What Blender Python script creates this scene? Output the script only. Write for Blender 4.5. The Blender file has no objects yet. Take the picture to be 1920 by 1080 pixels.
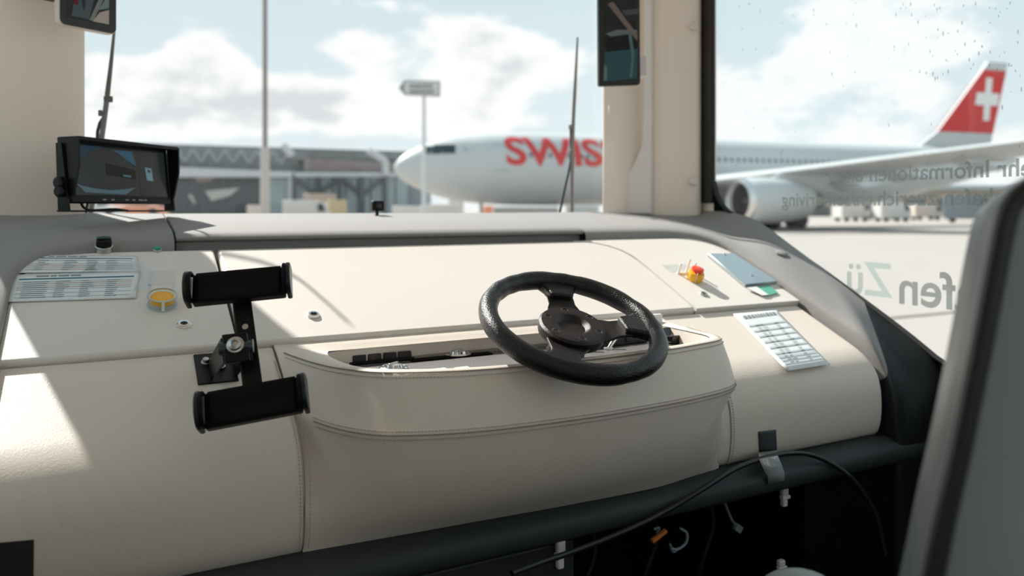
import bpy, bmesh, math, random
from mathutils import Vector as V, Matrix
random.seed(7)
sc = bpy.context.scene
COL = sc.collection

# ------------------------------------------------------------------ camera, sky, sun, exposure
EYE = 1.60                      # eye height above the apron (all shapes below are built relative to the eye, lifted at the end)
F, HZ, TH = 1440.0, 392.0, math.radians(27.6)   # focal length in pixels, horizon row, yaw of the view from the vehicle's forward axis
SN, CS = math.sin(TH), math.cos(TH)
SUN_AZ, SUN_EL, SUN_E = math.radians(-19.0), math.radians(43.5), 7.4
EXPOSURE = 0.18

cam = bpy.data.cameras.new('camera')
cam.sensor_width = 36.0
cam.lens = 36.0 * F / 1920.0
cam.shift_y = -(540.0 - HZ) / 1920.0
cam.clip_start, cam.clip_end = 0.02, 3000
cam.dof.use_dof = True
cam.dof.focus_distance = 1.36
cam.dof.aperture_fstop = 2.8
camo = bpy.data.objects.new('camera', cam)
COL.objects.link(camo)
camo.location = (0, 0, EYE)
camo.rotation_euler = (math.pi / 2, 0, -TH)
sc.camera = camo

sc.view_settings.view_transform = 'Standard'
sc.view_settings.look = 'None'
sc.view_settings.gamma = 1.0
sc.view_settings.use_curve_mapping = False
sc.view_settings.exposure = EXPOSURE

sun = bpy.data.lights.new('sun', 'SUN')
sun.energy = SUN_E
sun.angle = math.radians(0.6)
sun.color = (1.0, 0.95, 0.89)
suno = bpy.data.objects.new('sun', sun)
COL.objects.link(suno)
TO_SUN = V((math.sin(SUN_AZ) * math.cos(SUN_EL), math.cos(SUN_AZ) * math.cos(SUN_EL), math.sin(SUN_EL)))
suno.rotation_euler = TO_SUN.to_track_quat('Z', 'Y').to_euler()
suno.location = (-6, 18, 20)


def ray(px, py):
    u = (px - 960) / F
    return V((u * CS + SN, CS - u * SN, -(py - HZ) / F))


def build_world():
    w = bpy.data.worlds.new('sky')
    sc.world = w
    w.use_nodes = True
    nt = w.node_tree
    nt.nodes.clear()
    N = nt.nodes.new
    L = nt.links.new

    def math_n(op, a, b=None, clamp=False):
        n = N('ShaderNodeMath'); n.operation = op; n.use_clamp = clamp
        for i, x in enumerate((a, b)):
            if x is None: continue
            if isinstance(x, (int, float)): n.inputs[i].default_value = x
            else: L(x, n.inputs[i])
        return n.outputs[0]

    def smooth(x, a, b):
        n = N('ShaderNodeMapRange'); n.interpolation_type = 'SMOOTHSTEP'
        L(x, n.inputs[0]); n.inputs[1].default_value = a; n.inputs[2].default_value = b
        return n.outputs[0]
    tc = N('ShaderNodeTexCoord')
    d = tc.outputs['Generated']
    sep = N('ShaderNodeSeparateXYZ'); L(d, sep.inputs[0])
    mp = N('ShaderNodeMapping'); mp.inputs['Scale'].default_value = (1, 1, 1.9); L(d, mp.inputs[0])
    mp.inputs['Location'].default_value = (3.1, 0.4, 1.7)

    def noise(vec, scale, detail, rough):
        n = N('ShaderNodeTexNoise'); n.inputs['Scale'].default_value = scale
        n.inputs['Detail'].default_value = detail; n.inputs['Roughness'].default_value = rough
        L(vec, n.inputs['Vector']); return n.outputs[0]
    n1 = noise(mp.outputs[0], 7.5, 9, 0.56)
    n0 = noise(mp.outputs[0], 2.2, 2, 0.5)
    # sky-fixed cloud banks (px, py of the centre, half width, half height, weight)
    banks = [(350, 120, 150, 85, .55), (420, 190, 190, 60, .6), (250, 225, 170, 50, .5), (620, 195, 150, 55, .5),
             (655, 85, 75, 40, .5), (880, 100, 190, 80, .75), (1010, 130, 170, 75, .6), (760, 230, 260, 45, .4),
             (1600, 60, 190, 90, .6), (1480, 110, 90, 55, .35), (1800, 70, 100, 45, .5), (1430, 170, 140, 25, .4), (1700, 190, 220, 30, .35),
             (1450, 240, 200, 40, .3), (740, 10, 60, 18, .4), (170, 130, 80, 45, .4),
             (520, 80, 130, 60, -.5), (720, 40, 130, 30, -.25), (240, 50, 90, 40, -.5), (1120, 30, 90, 60, -.5), (1420, 60, 90, 55, -.35), (1640, 190, 120, 30, -.2), (1860, 170, 90, 60, -.4)]
    acc = None
    for px, py, rx, ry, wt in banks:
        c = ray(px, py).normalized()
        k = c.dot(ray(960, HZ).normalized())
        s = N('ShaderNodeVectorMath'); s.operation = 'SUBTRACT'; L(d, s.inputs[0]); s.inputs[1].default_value = c
        m = N('ShaderNodeVectorMath'); m.operation = 'MULTIPLY'; L(s.outputs[0], m.inputs[0])
        m.inputs[1].default_value = (F / rx / k, F / rx / k, F / ry / k)
        ln = N('ShaderNodeVectorMath'); ln.operation = 'LENGTH'; L(m.outputs[0], ln.inputs[0])
        f = math_n('MULTIPLY', smooth(ln.outputs['Value'], 1.5, 0.1), wt)
        acc = f if acc is None else math_n('ADD', acc, f)
    dens = math_n('ADD', math_n('ADD', math_n('MULTIPLY', n1, 1.25), math_n('MULTIPLY', n0, 0.5)), math_n('MULTIPLY', acc, 0.5))
    cover = smooth(dens, 0.93, 1.10)
    core = smooth(dens, 1.10, 1.42)
    n2 = noise(mp.outputs[0], 14, 4, 0.5)
    grad = N('ShaderNodeValToRGB')
    cr = grad.color_ramp
    cr.elements[0].position = 0.0; cr.elements[0].color = (0.86, 0.91, 0.92, 1)
    cr.elements[1].position = 1.0; cr.elements[1].color = (0.36, 0.55, 0.66, 1)
    e = cr.elements.new(0.30); e.color = (0.66, 0.80, 0.85, 1)
    e = cr.elements.new(0.10); e.color = (0.77, 0.87, 0.90, 1)
    L(sep.outputs[2], grad.inputs[0])
    cl = N('ShaderNodeMixRGB'); cl.inputs[1].default_value = (1.03, 1.03, 1.02, 1); cl.inputs[2].default_value = (0.74, 0.78, 0.79, 1)
    L(math_n('MULTIPLY', core, smooth(n2, 0.42, 0.62)), cl.inputs[0])
    mx = N('ShaderNodeMixRGB'); L(cover, mx.inputs[0]); L(grad.outputs[0], mx.inputs[1]); L(cl.outputs[0], mx.inputs[2])
    bg = N('ShaderNodeBackground'); L(mx.outputs[0], bg.inputs[0]); bg.inputs[1].default_value = 0.90
    out = N('ShaderNodeOutputWorld'); L(bg.outputs[0], out.inputs[0])


build_world()


# ------------------------------------------------------------------ helpers
def W(cx, cd, z=0.0):                      # view-frame metres (right, ahead) -> vehicle frame
    return V((cx * CS + cd * SN, cd * CS - cx * SN, z))
def atY(px, py, y): r = ray(px, py); return r * (y / r.y)
def atX(px, py, x): r = ray(px, py); return r * (x / r.x)
def atZ(px, py, z): r = ray(px, py); return r * (z / r.z)
def atD(px, py, dist): r = ray(px, py); return r * dist
SL = 0.449
def slope_z(y, off=0.0): return -0.24 + SL * (y - 1.43) + off
def onS(px, py, off=0.0):
    r = ray(px, py)
    return r * ((-0.24 + off - SL * 1.43) / (r.z - SL * r.y))
ST = V((0, 1, SL)).normalized()            # up the dash slope
SNRM = V((0, -SL, 1)).normalized()         # out of the dash slope
XA = V((1, 0, 0)); YA = V((0, 1, 0)); ZA = V((0, 0, 1))


def lin(c):
    if isinstance(c, str):
        c = [int(c[i:i + 2], 16) / 255 for i in (0, 2, 4)]
        c = [x / 12.92 if x <= 0.04045 else ((x + 0.055) / 1.055) ** 2.4 for x in c]
    return tuple(c[:3])


MATS = {}
def mat(name, col, rough=0.5, metal=0.0, spec=0.5, bump=0.0, bscale=300.0, var=0.0, vscale=6.0, emit=0.0, coat=0.0, trans=0.0, alpha=1.0):
    if name in MATS: return MATS[name]
    m = bpy.data.materials.new(name)
    m.use_nodes = True
    nt = m.node_tree
    b = nt.nodes['Principled BSDF']
    c = lin(col)
    b.inputs['Base Color'].default_value = (*c, 1)
    b.inputs['Roughness'].default_value = rough
    b.inputs['Metallic'].default_value = metal
    b.inputs['Specular IOR Level'].default_value = spec
    b.inputs['Coat Weight'].default_value = coat
    b.inputs['Alpha'].default_value = alpha
    tc = nt.nodes.new('ShaderNodeTexCoord')
    if var:
        n = nt.nodes.new('ShaderNodeTexNoise'); n.inputs['Scale'].default_value = vscale; n.inputs['Detail'].default_value = 5
        nt.links.new(tc.outputs['Object'], n.inputs['Vector'])
        r = nt.nodes.new('ShaderNodeMapRange'); r.inputs[3].default_value = 1 - var; r.inputs[4].default_value = 1 + var
        nt.links.new(n.outputs[0], r.inputs[0])
        mu = nt.nodes.new('ShaderNodeMixRGB'); mu.blend_type = 'MULTIPLY'; mu.inputs[0].default_value = 1
        mu.inputs[1].default_value = (*c, 1); nt.links.new(r.outputs[0], mu.inputs[2])
        nt.links.new(mu.outputs[0], b.inputs['Base Color'])
    if bump:
        n = nt.nodes.new('ShaderNodeTexNoise'); n.inputs['Scale'].default_value = bscale; n.inputs['Detail'].default_value = 3
        nt.links.new(tc.outputs['Object'], n.inputs['Vector'])
        bp = nt.nodes.new('ShaderNodeBump'); bp.inputs['Strength'].default_value = bump; bp.inputs['Distance'].default_value = 0.002
        nt.links.new(n.outputs[0], bp.inputs['Height']); nt.links.new(bp.outputs[0], b.inputs['Normal'])
    if emit:
        b.inputs['Emission Color'].default_value = (*c, 1); b.inputs['Emission Strength'].default_value = emit
    MATS[name] = m
    return m


def glass_mat(name, tint, refl=1.0, haze=0.0):
    m = bpy.data.materials.new(name); m.use_nodes = True
    nt = m.node_tree; nt.nodes.clear(); N = nt.nodes.new; L = nt.links.new
    t = N('ShaderNodeBsdfTransparent'); t.inputs[0].default_value = (*tint, 1)
    g = N('ShaderNodeBsdfGlossy'); g.inputs['Roughness'].default_value = 0.0
    fr = N('ShaderNodeLayerWeight')
    pw = N('ShaderNodeMath'); pw.operation = 'POWER'; pw.inputs[1].default_value = 5.0; L(fr.outputs['Facing'], pw.inputs[0])
    ma = N('ShaderNodeMath'); ma.operation = 'MULTIPLY_ADD'; ma.inputs[1].default_value = 0.96; ma.inputs[2].default_value = 0.04; L(pw.outputs[0], ma.inputs[0])
    mu = N('ShaderNodeMath'); mu.operation = 'MULTIPLY'; mu.use_clamp = True; mu.inputs[1].default_value = refl; L(ma.outputs[0], mu.inputs[0])
    mx = N('ShaderNodeMixShader'); L(mu.outputs[0], mx.inputs[0]); L(t.outputs[0], mx.inputs[1]); L(g.outputs[0], mx.inputs[2])
    last = mx.outputs[0]
    if haze:
        dn = N('ShaderNodeBsdfTranslucent'); dn.inputs[0].default_value = (0.9, 0.95, 0.97, 1)
        m2 = N('ShaderNodeMixShader'); m2.inputs[0].default_value = haze; L(last, m2.inputs[1]); L(dn.outputs[0], m2.inputs[2]); last = m2.outputs[0]
    o = N('ShaderNodeOutputMaterial'); L(last, o.inputs[0])
    MATS[name] = m
    return m


WORLD = {}
def parent_to(o, parent, origin):
    if parent is not None:
        o.parent = parent
        o.location = origin - WORLD[parent.name]
    else:
        o.location = origin
    WORLD[o.name] = origin.copy()


def tag(o, label=None, cat=None, group=None, kind=None):
    if label: o['label'] = label
    if cat: o['category'] = cat
    if group: o['group'] = group
    if kind: o['kind'] = kind
    return o


def thing(name, label, cat, loc, group=None, kind=None):
    o = bpy.data.objects.new(name, None)
    o.empty_display_size = 0.05
    COL.objects.link(o)
    loc = V(loc); o.location = loc; WORLD[o.name] = loc.copy()
    return tag(o, label, cat, group, kind)


class B:
    def __init__(s): s.v = []; s.f = []
    def add(s, vs, fs):
        n = len(s.v); s.v += [V(p) for p in vs]; s.f += [tuple(i + n for i in f) for f in fs]; return s
    def hexa(s, p):
        return s.add(p, [(0, 3, 2, 1), (4, 5, 6, 7), (0, 1, 5, 4), (1, 2, 6, 5), (2, 3, 7, 6), (3, 0, 4, 7)])
    def box(s, c, size):
        c = V(c); x, y, z = (k / 2 for k in size)
        return s.hexa([c + V(q) for q in ((-x, -y, -z), (x, -y, -z), (x, y, -z), (-x, y, -z), (-x, -y, z), (x, -y, z), (x, y, z), (-x, y, z))])
    def span(s, a, b):
        a = V(a); b = V(b); return s.box((a + b) / 2, [abs(k) for k in (b - a)])
    def obox(s, o, ax, ay, az, r1, r2, r3):
        o = V(o)
        return s.hexa([o + ax * i + ay * j + az * k for k in r3 for i, j in ((r1[0], r2[0]), (r1[1], r2[0]), (r1[1], r2[1]), (r1[0], r2[1]))])
    def rings(s, rings, closed=True, cap=True, loop=False):
        n = len(rings[0]); base = len(s.v)
        vs = [p for r in rings for p in r]; fs = []
        R = len(rings)
        for i in range(R if loop else R - 1):
            for j in range(n if closed else n - 1):
                a = i * n + j; b = i * n + (j + 1) % n; i2 = (i + 1) % R
                fs.append((a, b, i2 * n + (j + 1) % n, i2 * n + j))
        if cap and closed and not loop:
            fs.append(tuple(range(n))[::-1]); fs.append(tuple((R - 1) * n + j for j in range(n)))
        return s.add(vs, fs)
    def cyl(s, p0, p1, r0, r1=None, n=20, cap=True):
        p0 = V(p0); p1 = V(p1); r1 = r0 if r1 is None else r1
        a = (p1 - p0).normalized(); u = a.orthogonal().normalized(); w = a.cross(u)
        rg = [[p + (u * math.cos(t) + w * math.sin(t)) * r for t in [2 * math.pi * k / n for k in range(n)]] for p, r in ((p0, r0), (p1, r1))]
        return s.rings(rg, True, cap)
    def lathe(s, o, axis, prof, n=32, cap=True):           # prof: (radius, height)
        o = V(o); a = V(axis).normalized(); u = a.orthogonal().normalized(); w = a.cross(u)
        rg = [[o + a * h + (u * math.cos(t) + w * math.sin(t)) * max(r, 1e-5) for t in [2 * math.pi * k / n for k in range(n)]] for r, h in prof]
        return s.rings(rg, True, cap)
    def tube(s, path, r, n=8, closed=False):
        path = [V(p) for p in path]; m = len(path); rg = []
        u = None
        for i, p in enumerate(path):
            t = (path[(i + 1) % m] - path[i - 1]) if closed else (path[min(i + 1, m - 1)] - path[max(i - 1, 0)])
            t.normalize()
            u = t.orthogonal().normalized() if u is None else (u - t * u.dot(t)).normalized()
            w = t.cross(u); rr = r[i] if isinstance(r, (list, tuple)) else r
            rg.append([p + (u * math.cos(2 * math.pi * k / n) + w * math.sin(2 * math.pi * k / n)) * rr for k in range(n)])
        return s.rings(rg, True, True, closed)
    def prism(s, poly, ext):
        poly = [V(p) for p in poly]; ext = V(ext); n = len(poly)
        return s.add(poly + [p + ext for p in poly], [tuple(range(n))[::-1], tuple(range(n, 2 * n))] + [(i, (i + 1) % n, n + (i + 1) % n, n + i) for i in range(n)])
    def sphere(s, c, r, n=12, m=8):
        r = V(r) if not isinstance(r, (int, float)) else V((r, r, r)); c = V(c)
        rg = [[c + V((r.x * math.sin(a) * math.cos(t), r.y * math.sin(a) * math.sin(t), r.z * math.cos(a))) for t in [2 * math.pi * k / n for k in range(n)]] for a in [max(0.02, min(math.pi - 0.02, math.pi * i / m)) for i in range(m + 1)]]
        return s.rings(rg)
    def build(s, name, m, parent=None, bevel=0.0, seg=2, smooth=True, label=None, cat=None, group=None, kind=None, angle=38, subd=0, solid=0.0, origin=None, normals=True):
        lo = V([min(p[i] for p in s.v) for i in range(3)]); hi = V([max(p[i] for p in s.v) for i in range(3)])
        o0 = (lo + hi) / 2
        if parent is None: o0.z = lo.z
        if origin is not None: o0 = V(origin)
        me = bpy.data.meshes.new(name)
        me.from_pydata([p - o0 for p in s.v], [], s.f)
        if normals:
            bm = bmesh.new(); bm.from_mesh(me); bmesh.ops.recalc_face_normals(bm, faces=bm.faces); bm.to_mesh(me); bm.free()
        if smooth:
            me.polygons.foreach_set('use_smooth', [True] * len(me.polygons))
            if not subd: me.set_sharp_from_angle(angle=math.radians(angle))
        me.materials.append(m if not isinstance(m, str) else MATS[m])
        o = bpy.data.objects.new(name, me); COL.objects.link(o)
        parent_to(o, parent, o0)
        if solid:
            md = o.modifiers.new('Solidify', 'SOLIDIFY'); md.thickness = solid; md.offset = -1
        if subd:
            md = o.modifiers.new('Subdivision', 'SUBSURF'); md.levels = subd; md.render_levels = subd
        if bevel:
            md = o.modifiers.new('Bevel', 'BEVEL'); md.width = bevel; md.segments = seg; md.limit_method = 'ANGLE'; md.angle_limit = math.radians(35)
            md.harden_normals = False
        return tag(o, label, cat, group, kind)


def cr(pts, n):                                 # Catmull-Rom resample to n points
    pts = [V(p) for p in pts]; m = len(pts)
    L = [0]
    for i in range(1, m): L.append(L[-1] + max((pts[i] - pts[i - 1]).length, 1e-6))
    out = []
    for k in range(n):
        t = L[-1] * k / (n - 1); i = 0
        while i < m - 2 and L[i + 1] < t: i += 1
        f = (t - L[i]) / (L[i + 1] - L[i])
        p0 = pts[i - 1] if i > 0 else pts[i] * 2 - pts[i + 1]; p1 = pts[i]; p2 = pts[i + 1]
        p3 = pts[i + 2] if i + 2 < m else pts[i + 1] * 2 - pts[i]
        out.append(0.5 * ((2 * p1) + (p2 - p0) * f + (2 * p0 - 5 * p1 + 4 * p2 - p3) * f * f + (3 * p1 - p0 - 3 * p2 + p3) * f ** 3))
    return out


def rrect(w, h, r, n=5):                        # rounded rectangle centred on 0
    out = []
    for cx, cy, a0 in ((w / 2 - r, h / 2 - r, 0), (-w / 2 + r, h / 2 - r, 90), (-w / 2 + r, -h / 2 + r, 180), (w / 2 - r, -h / 2 + r, 270)):
        for k in range(n + 1):
            a = math.radians(a0 + 90 * k / n); out.append((cx + r * math.cos(a), cy + r * math.sin(a)))
    return out


def frame_pts(o, ax, ay, pts): return [V(o) + ax * p[0] + ay * p[1] for p in pts]


def text_mesh(body, size, offset=0.0, spacing=1.0):
    cu = bpy.data.curves.new('txt', 'FONT'); cu.body = body; cu.size = size; cu.offset = offset; cu.space_character = spacing
    cu.resolution_u = 6; cu.fill_mode = 'FRONT'
    o = bpy.data.objects.new('txt', cu); COL.objects.link(o)
    dg = bpy.context.evaluated_depsgraph_get()
    me = bpy.data.meshes.new_from_object(o.evaluated_get(dg))
    bpy.data.objects.remove(o); bpy.data.curves.remove(cu)
    return me


# ------------------------------------------------------------------ materials
leather = mat('cream_leather', (0.75, 0.68, 0.60), 0.42, spec=0.4, bump=0.25, bscale=420, var=0.03, vscale=4)
panelm = mat('cream_panel', (0.74, 0.70, 0.65), 0.48, spec=0.35, bump=0.12, bscale=500)
trimm = mat('grey_trim', (0.25, 0.246, 0.24), 0.82, spec=0.8, bump=0.1, bscale=600)
darkm = mat('charcoal_trim', (0.030, 0.037, 0.040), 0.55, spec=0.4, bump=0.15, bscale=400)
blackm = mat('black_plastic', (0.0045, 0.005, 0.0055), 0.38, spec=0.22)
blackmat = mat('matte_black', (0.003, 0.003, 0.0035), 0.8, spec=0.1)
rubber = mat('black_rubber', (0.012, 0.011, 0.010), 0.6)
pillarm = mat('beige_pillar', (0.84, 0.75, 0.66), 0.55, spec=0.3, bump=0.06, bscale=500)
seamm = mat('seam_groove', (0.33, 0.285, 0.24), 0.8)
stitch = mat('cream_thread', (0.50, 0.45, 0.40), 0.8)
chrome = mat('chrome', (0.75, 0.75, 0.74), 0.16, 1.0)
steel = mat('brushed_steel', (0.55, 0.54, 0.52), 0.33, 1.0, bump=0.1, bscale=900)
platem = mat('tray_metal', (0.17, 0.16, 0.155), 0.45, 0.5, bump=0.6, bscale=450, var=0.25, vscale=160)
white = mat('white_plastic', (0.80, 0.80, 0.78), 0.45)
yellow = mat('yellow_plastic', (0.90, 0.46, 0.02), 0.4)
red = mat('red_plastic', (0.82, 0.06, 0.02), 0.35)
green = mat('green_plastic', (0.02, 0.30, 0.17), 0.4)
orange = mat('orange_wire', (0.75, 0.22, 0.02), 0.5)
copper = mat('copper_strip', (0.70, 0.33, 0.16), 0.4, 0.6)
wheelm = mat('wheel_leather', (0.0035, 0.004, 0.0045), 0.30, spec=0.45, bump=0.7, bscale=380)
hubm = mat('wheel_metal', (0.013, 0.009, 0.009), 0.34, 0.0, spec=0.35, bump=0.3, bscale=900)
glass = glass_mat('windshield_glass', (0.99, 0.995, 0.995), 0.4)
sideglass = glass_mat('side_glass', (0.95, 0.98, 0.985), 0.8, 0.0)
clearm = glass_mat('clear_plastic', (0.96, 0.975, 0.975), 0.4)
paperm = mat('paper', (0.74, 0.79, 0.80), 0.35, spec=0.5)
inkm = mat('grey_ink', (0.22, 0.27, 0.30), 0.6)
inkd = mat('dark_ink', (0.24, 0.27, 0.28), 0.6)
teal = mat('teal_ink', (0.02, 0.13, 0.20), 0.6)
pinkm = mat('pink_ink', (0.52, 0.40, 0.36), 0.6)
gaffer = mat('dark_gaffer_tape', (0.055, 0.068, 0.07), 0.5)
silvert = mat('silver_tape', (0.62, 0.67, 0.68), 0.32, 0.35, bump=0.6, bscale=60)

# ------------------------------------------------------------------ vehicle shell
XC = 0.7225                                     # vehicle centre line
XR = 1.79
def mx(p): return V((2 * XC - p[0], p[1], p[2]))
FLOOR = -1.22
TOP = 1.04
B().span((-0.42, -2.3, FLOOR - 0.06), (1.87, 2.32, FLOOR)).build('floor', mat('floor_vinyl', (0.10, 0.08, 0.062), 0.7), label='dark vinyl floor of the vehicle cabin', cat='floor', kind='structure')
B().span((-0.42, -2.3, TOP), (1.87, 2.36, TOP + 0.06)).build('ceiling', mat('ceiling_felt', (0.80, 0.76, 0.71), 0.9), label='light ceiling over the vehicle cabin', cat='ceiling', kind='structure')
# sill line of the side window, rear of the dash
sill = [atX(1338, 340, XR), atX(1345, 368, XR), atX(1358, 388, XR), atX(1378, 404, XR), atX(1420, 426, XR), atX(1513, 486, XR), atX(1580, 534, XR), atX(1690, 616, XR), atX(1756, 670, XR)]
SILLZ = sill[-1].z - 0.05
sill = cr(sill, 24)
end = sill[-1]
sill += [V((XR, end.y - 0.06, end.z - 0.028)), V((XR, end.y - 0.14, SILLZ)), V((XR, 0.2, SILLZ)), V((XR, -1.9, SILLZ))]
HEAD = 0.93
REARY = -1.6; REARL = 1.10
def side_wall(f, name, label, fy, REARY):
    t = V((0.012, 0, 0)) if f is None else V((-0.012, 0, 0))
    g = (lambda p: V(p)) if f is None else f
    w = thing(name, label, 'wall', g((XR, 0, FLOOR)), kind='structure')
    b = B()
    for a, c in zip(sill[:-1], sill[1:]):
        b.prism([g(a), g(c), g((XR, c.y, FLOOR)), g((XR, a.y, FLOOR))], t)
    b.prism([g((XR, 2.3, FLOOR)), g((XR, sill[0].y, FLOOR)), g((XR, sill[0].y, -0.02)), g((XR, 2.3, -0.02))], t)
    b.build('lower_panel', blackmat, w, smooth=False)
    b = B()
    b.prism([g((XR, 2.3, -0.02)), g((XR, fy, -0.02)), g((XR, fy, TOP)), g((XR, 2.3, TOP))], t)
    b.prism([g((XR, fy, HEAD)), g((XR, REARY, HEAD)), g((XR, REARY, TOP)), g((XR, fy, TOP))], t)
    if f is None:
        b.prism([g((XR, REARY, FLOOR)), g((XR, -2.3, FLOOR)), g((XR, -2.3, TOP)), g((XR, REARY, TOP))], t)
    else:                                       # door post, then a second window opening beside the passengers
        b.prism([g((XR, REARY, FLOOR)), g((XR, -0.25, FLOOR)), g((XR, -0.25, TOP)), g((XR, REARY, TOP))], t)
        b.prism([g((XR, -0.25, HEAD)), g((XR, -2.3, HEAD)), g((XR, -2.3, TOP)), g((XR, -0.25, TOP))], t)
        b.prism([g((XR, -1.9, FLOOR)), g((XR, -2.3, FLOOR)), g((XR, -2.3, HEAD)), g((XR, -1.9, HEAD))], t)
    b.build('upper_panel', pillarm, w, smooth=False)
side_wall(None, 'wall_right', 'dark side wall of the cabin under the lettered window', sill[0].y, REARY)
side_wall(mx, 'wall_left', 'dark side wall of the cabin beyond the monitor', 2.29, REARL)
b = B()
b.span((-0.36, -2.3, FLOOR), (1.81, -2.24, -0.15)); b.span((-0.36, -2.3, 0.85), (1.81, -2.24, TOP)); b.span((-0.36, -2.3, -0.15), (-0.1, -2.24, 0.85)); b.span((1.55, -2.3, -0.15), (1.81, -2.24, 0.85))
b.build('wall_rear', mat('rear_brown', (0.42, 0.34, 0.27), 0.8), label='brown rear cabin wall behind the viewer', cat='wall', kind='structure', smooth=False)
b = B()
b.span((-0.36, 2.2, FLOOR), (1.81, 2.3, -0.03)); b.span((-0.36, 2.22, HEAD + 0.02), (1.81, 2.3, TOP))
b.build('wall_front', pillarm, label='front bulkhead of the cabin under the windshield', cat='wall', kind='structure', smooth=False)

# windshield
w1 = thing('window_1', 'wide clear windshield looking out on the airport apron', 'windshield', (XC, 2.25, -0.03), kind='structure')
B().span((-0.10, 2.255, -0.04), (1.55, 2.259, HEAD + 0.03)).build('pane', glass, w1)
B().span((-0.09, 2.235, -0.045), (1.54, 2.27, -0.025)).build('seal', rubber, w1)
# right window with its rubber seal
def side_window(name, label, f, gm, fy, REARY):
    sl = [p for p in sill if p.y > REARY + 0.02]
    g = (lambda p: V(p)) if f is None else f
    w = thing(name, label, 'window', g((XR, 0.3, SILLZ)), kind='structure')
    out = [V((XR + 0.008, p.y, p.z)) for p in sl] + [V((XR + 0.008, REARY, SILLZ)), V((XR + 0.008, REARY, HEAD)), V((XR + 0.008, fy, HEAD)), V((XR + 0.008, fy, -0.01))]
    out = [g(p) for p in out]
    b = B(); b.add(out, [tuple(range(len(out)))]); b.build('pane', gm, w, smooth=False)
    path = [g(V((XR - 0.002, fy, HEAD)))] + [g(V((XR - 0.002, fy, 0.45)))] + [g(V((XR - 0.002, p.y, p.z))) for p in sl] + [g(V((XR - 0.002, REARY, SILLZ)))]
    B().tube(path, 0.0065, 8).build('rubber_seal', rubber, w)
    return w
w2 = side_window('window_2', 'side window with mirrored lettering and water drops', None, sideglass, sill[0].y, REARY)
side_window('window_3', 'side window beyond the monitor, out of sight', mx, sideglass, 2.24, REARL)
# the wide black strip of the seal along the pillar
b = B(); fy = sill[0].y
b.span((XR - 0.012, fy - 0.004, 0.02), (XR + 0.004, fy + 0.05, HEAD)).build('edge_strip', rubber, w2, bevel=0.004)

# A pillars: plan outline extruded up
def px_at(px, y): return atY(px, HZ, y)
plan = [px_at(1127, 2.225), px_at(1150, 2.19), px_at(1168, 2.165), px_at(1205, 2.15), px_at(1226, 2.10), px_at(1275, 2.035), px_at(1312, 2.00), V((XR - 0.004, 2.02, 0)), V((1.80, 2.10, 0)), V((1.80, 2.245, 0))]
planl = [mx(p) for p in [(-0.052, 2.225), (-0.085, 2.19), (-0.13, 2.165), (-0.22, 2.145), (-0.30, 2.125), (-0.337, 2.124), (-0.345, 2.14), (-0.345, 2.245)] for p in [(p[0], p[1], 0)]]
def pillar(f, name, label, plan):
    g = (lambda p: V(p)) if f is None else f
    t = thing(name, label, 'pillar', g((1.68, 2.1, -0.02)), kind='structure')
    b = B(); b.rings([[g(V((p.x, p.y, z))) for p in plan] for z in (-0.03, 0.2, 0.5, TOP)])
    b.build('pillar_cover', pillarm, t, bevel=0.012, seg=3)
    return t
p2 = pillar(None, 'trim_2', 'beige windshield pillar between the windshield and the lettered window', plan)
p1 = pillar(mx, 'trim_1', 'beige windshield pillar behind the monitor and hanging display', planl)
# raised cover plate on the right pillar, its lower corner swept toward the glass
pl_o = px_at(1190, 2.148); pl_e = px_at(1300, 1.985)
dx = (pl_e - pl_o).normalized(); nrm = dx.cross(ZA).normalized()
if nrm.y > 0: nrm = -nrm
def onP(px, py):
    r = ray(px, py); q = pl_o + nrm * 0.006
    return r * (q.dot(nrm) / r.dot(nrm))
edge = cr([onP(1207, -200), onP(1207, 60), onP(1206, 240), onP(1198, 285), onP(1178, 325), onP(1160, 348), onP(1150, 360), onP(1146, 400)], 26)
poly = edge + [onP(1222, 402), onP(1222, -200)]
B().prism(poly, -nrm * 0.03).build('cover_plate', mat('cream_plastic', (0.74, 0.70, 0.66), 0.4), p2, bevel=0.006, seg=3, smooth=True)
for py in (48, 340):
    c = px_at(1302, 1.998); c.z = -(py - HZ) / F * (c.x * SN + c.y * CS)
    d = V((-0.5, -0.8, 0)).normalized()
    B().lathe(c - d * 0.006, d, [(0.0145, 0), (0.0145, 0.008), (0.011, 0.012), (0.0, 0.013)], 20).build('screw_cap', mat('cream_cap', (0.70, 0.64, 0.58), 0.4), p2, label='round cream screw cap')
for py in (205, 280, 315):
    c = atY(1143, py, 2.178)
    B().box(c, (0.008, 0.006, 0.024 if py < 300 else 0.012)).build('vent_slot', mat('white_plastic', 0), p2, bevel=0.002)

# ------------------------------------------------------------------ dashboard
dash = thing('dashboard', 'cream leather dashboard with grey trim under the windshield', 'dashboard', (XC, 1.6, FLOOR))
TK = 0.022
def slab(name, outline, m, off=0.0, th=TK, bev=0.007):
    pts = [V((x, y, slope_z(y, off))) for x, y in outline]
    return B().prism(pts, -SNRM * th).build(name, m, dash, bevel=bev, seg=3)
Y0, Y1 = 1.432, 1.772
mid_l = 0.203
slab('top_panel', [(-0.16, Y0), (mid_l - 0.002, Y0), (mid_l - 0.005, Y1), (-0.02, Y1), (-0.09, 1.765), (-0.135, 1.73), (-0.16, 1.66)], panelm)
seam = [onS(1307, 579), onS(1250, 530), onS(1205, 493), onS(1180, 476), onS(1150, 463), onS(1110, 454), onS(1072, 450)]
seam2 = [(p.x, p.y) for p in cr(seam, 14)]
seam2[0] = (seam2[0][0], Y0)
seam2 = [(x, min(y, Y1)) for x, y in seam2]
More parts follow.
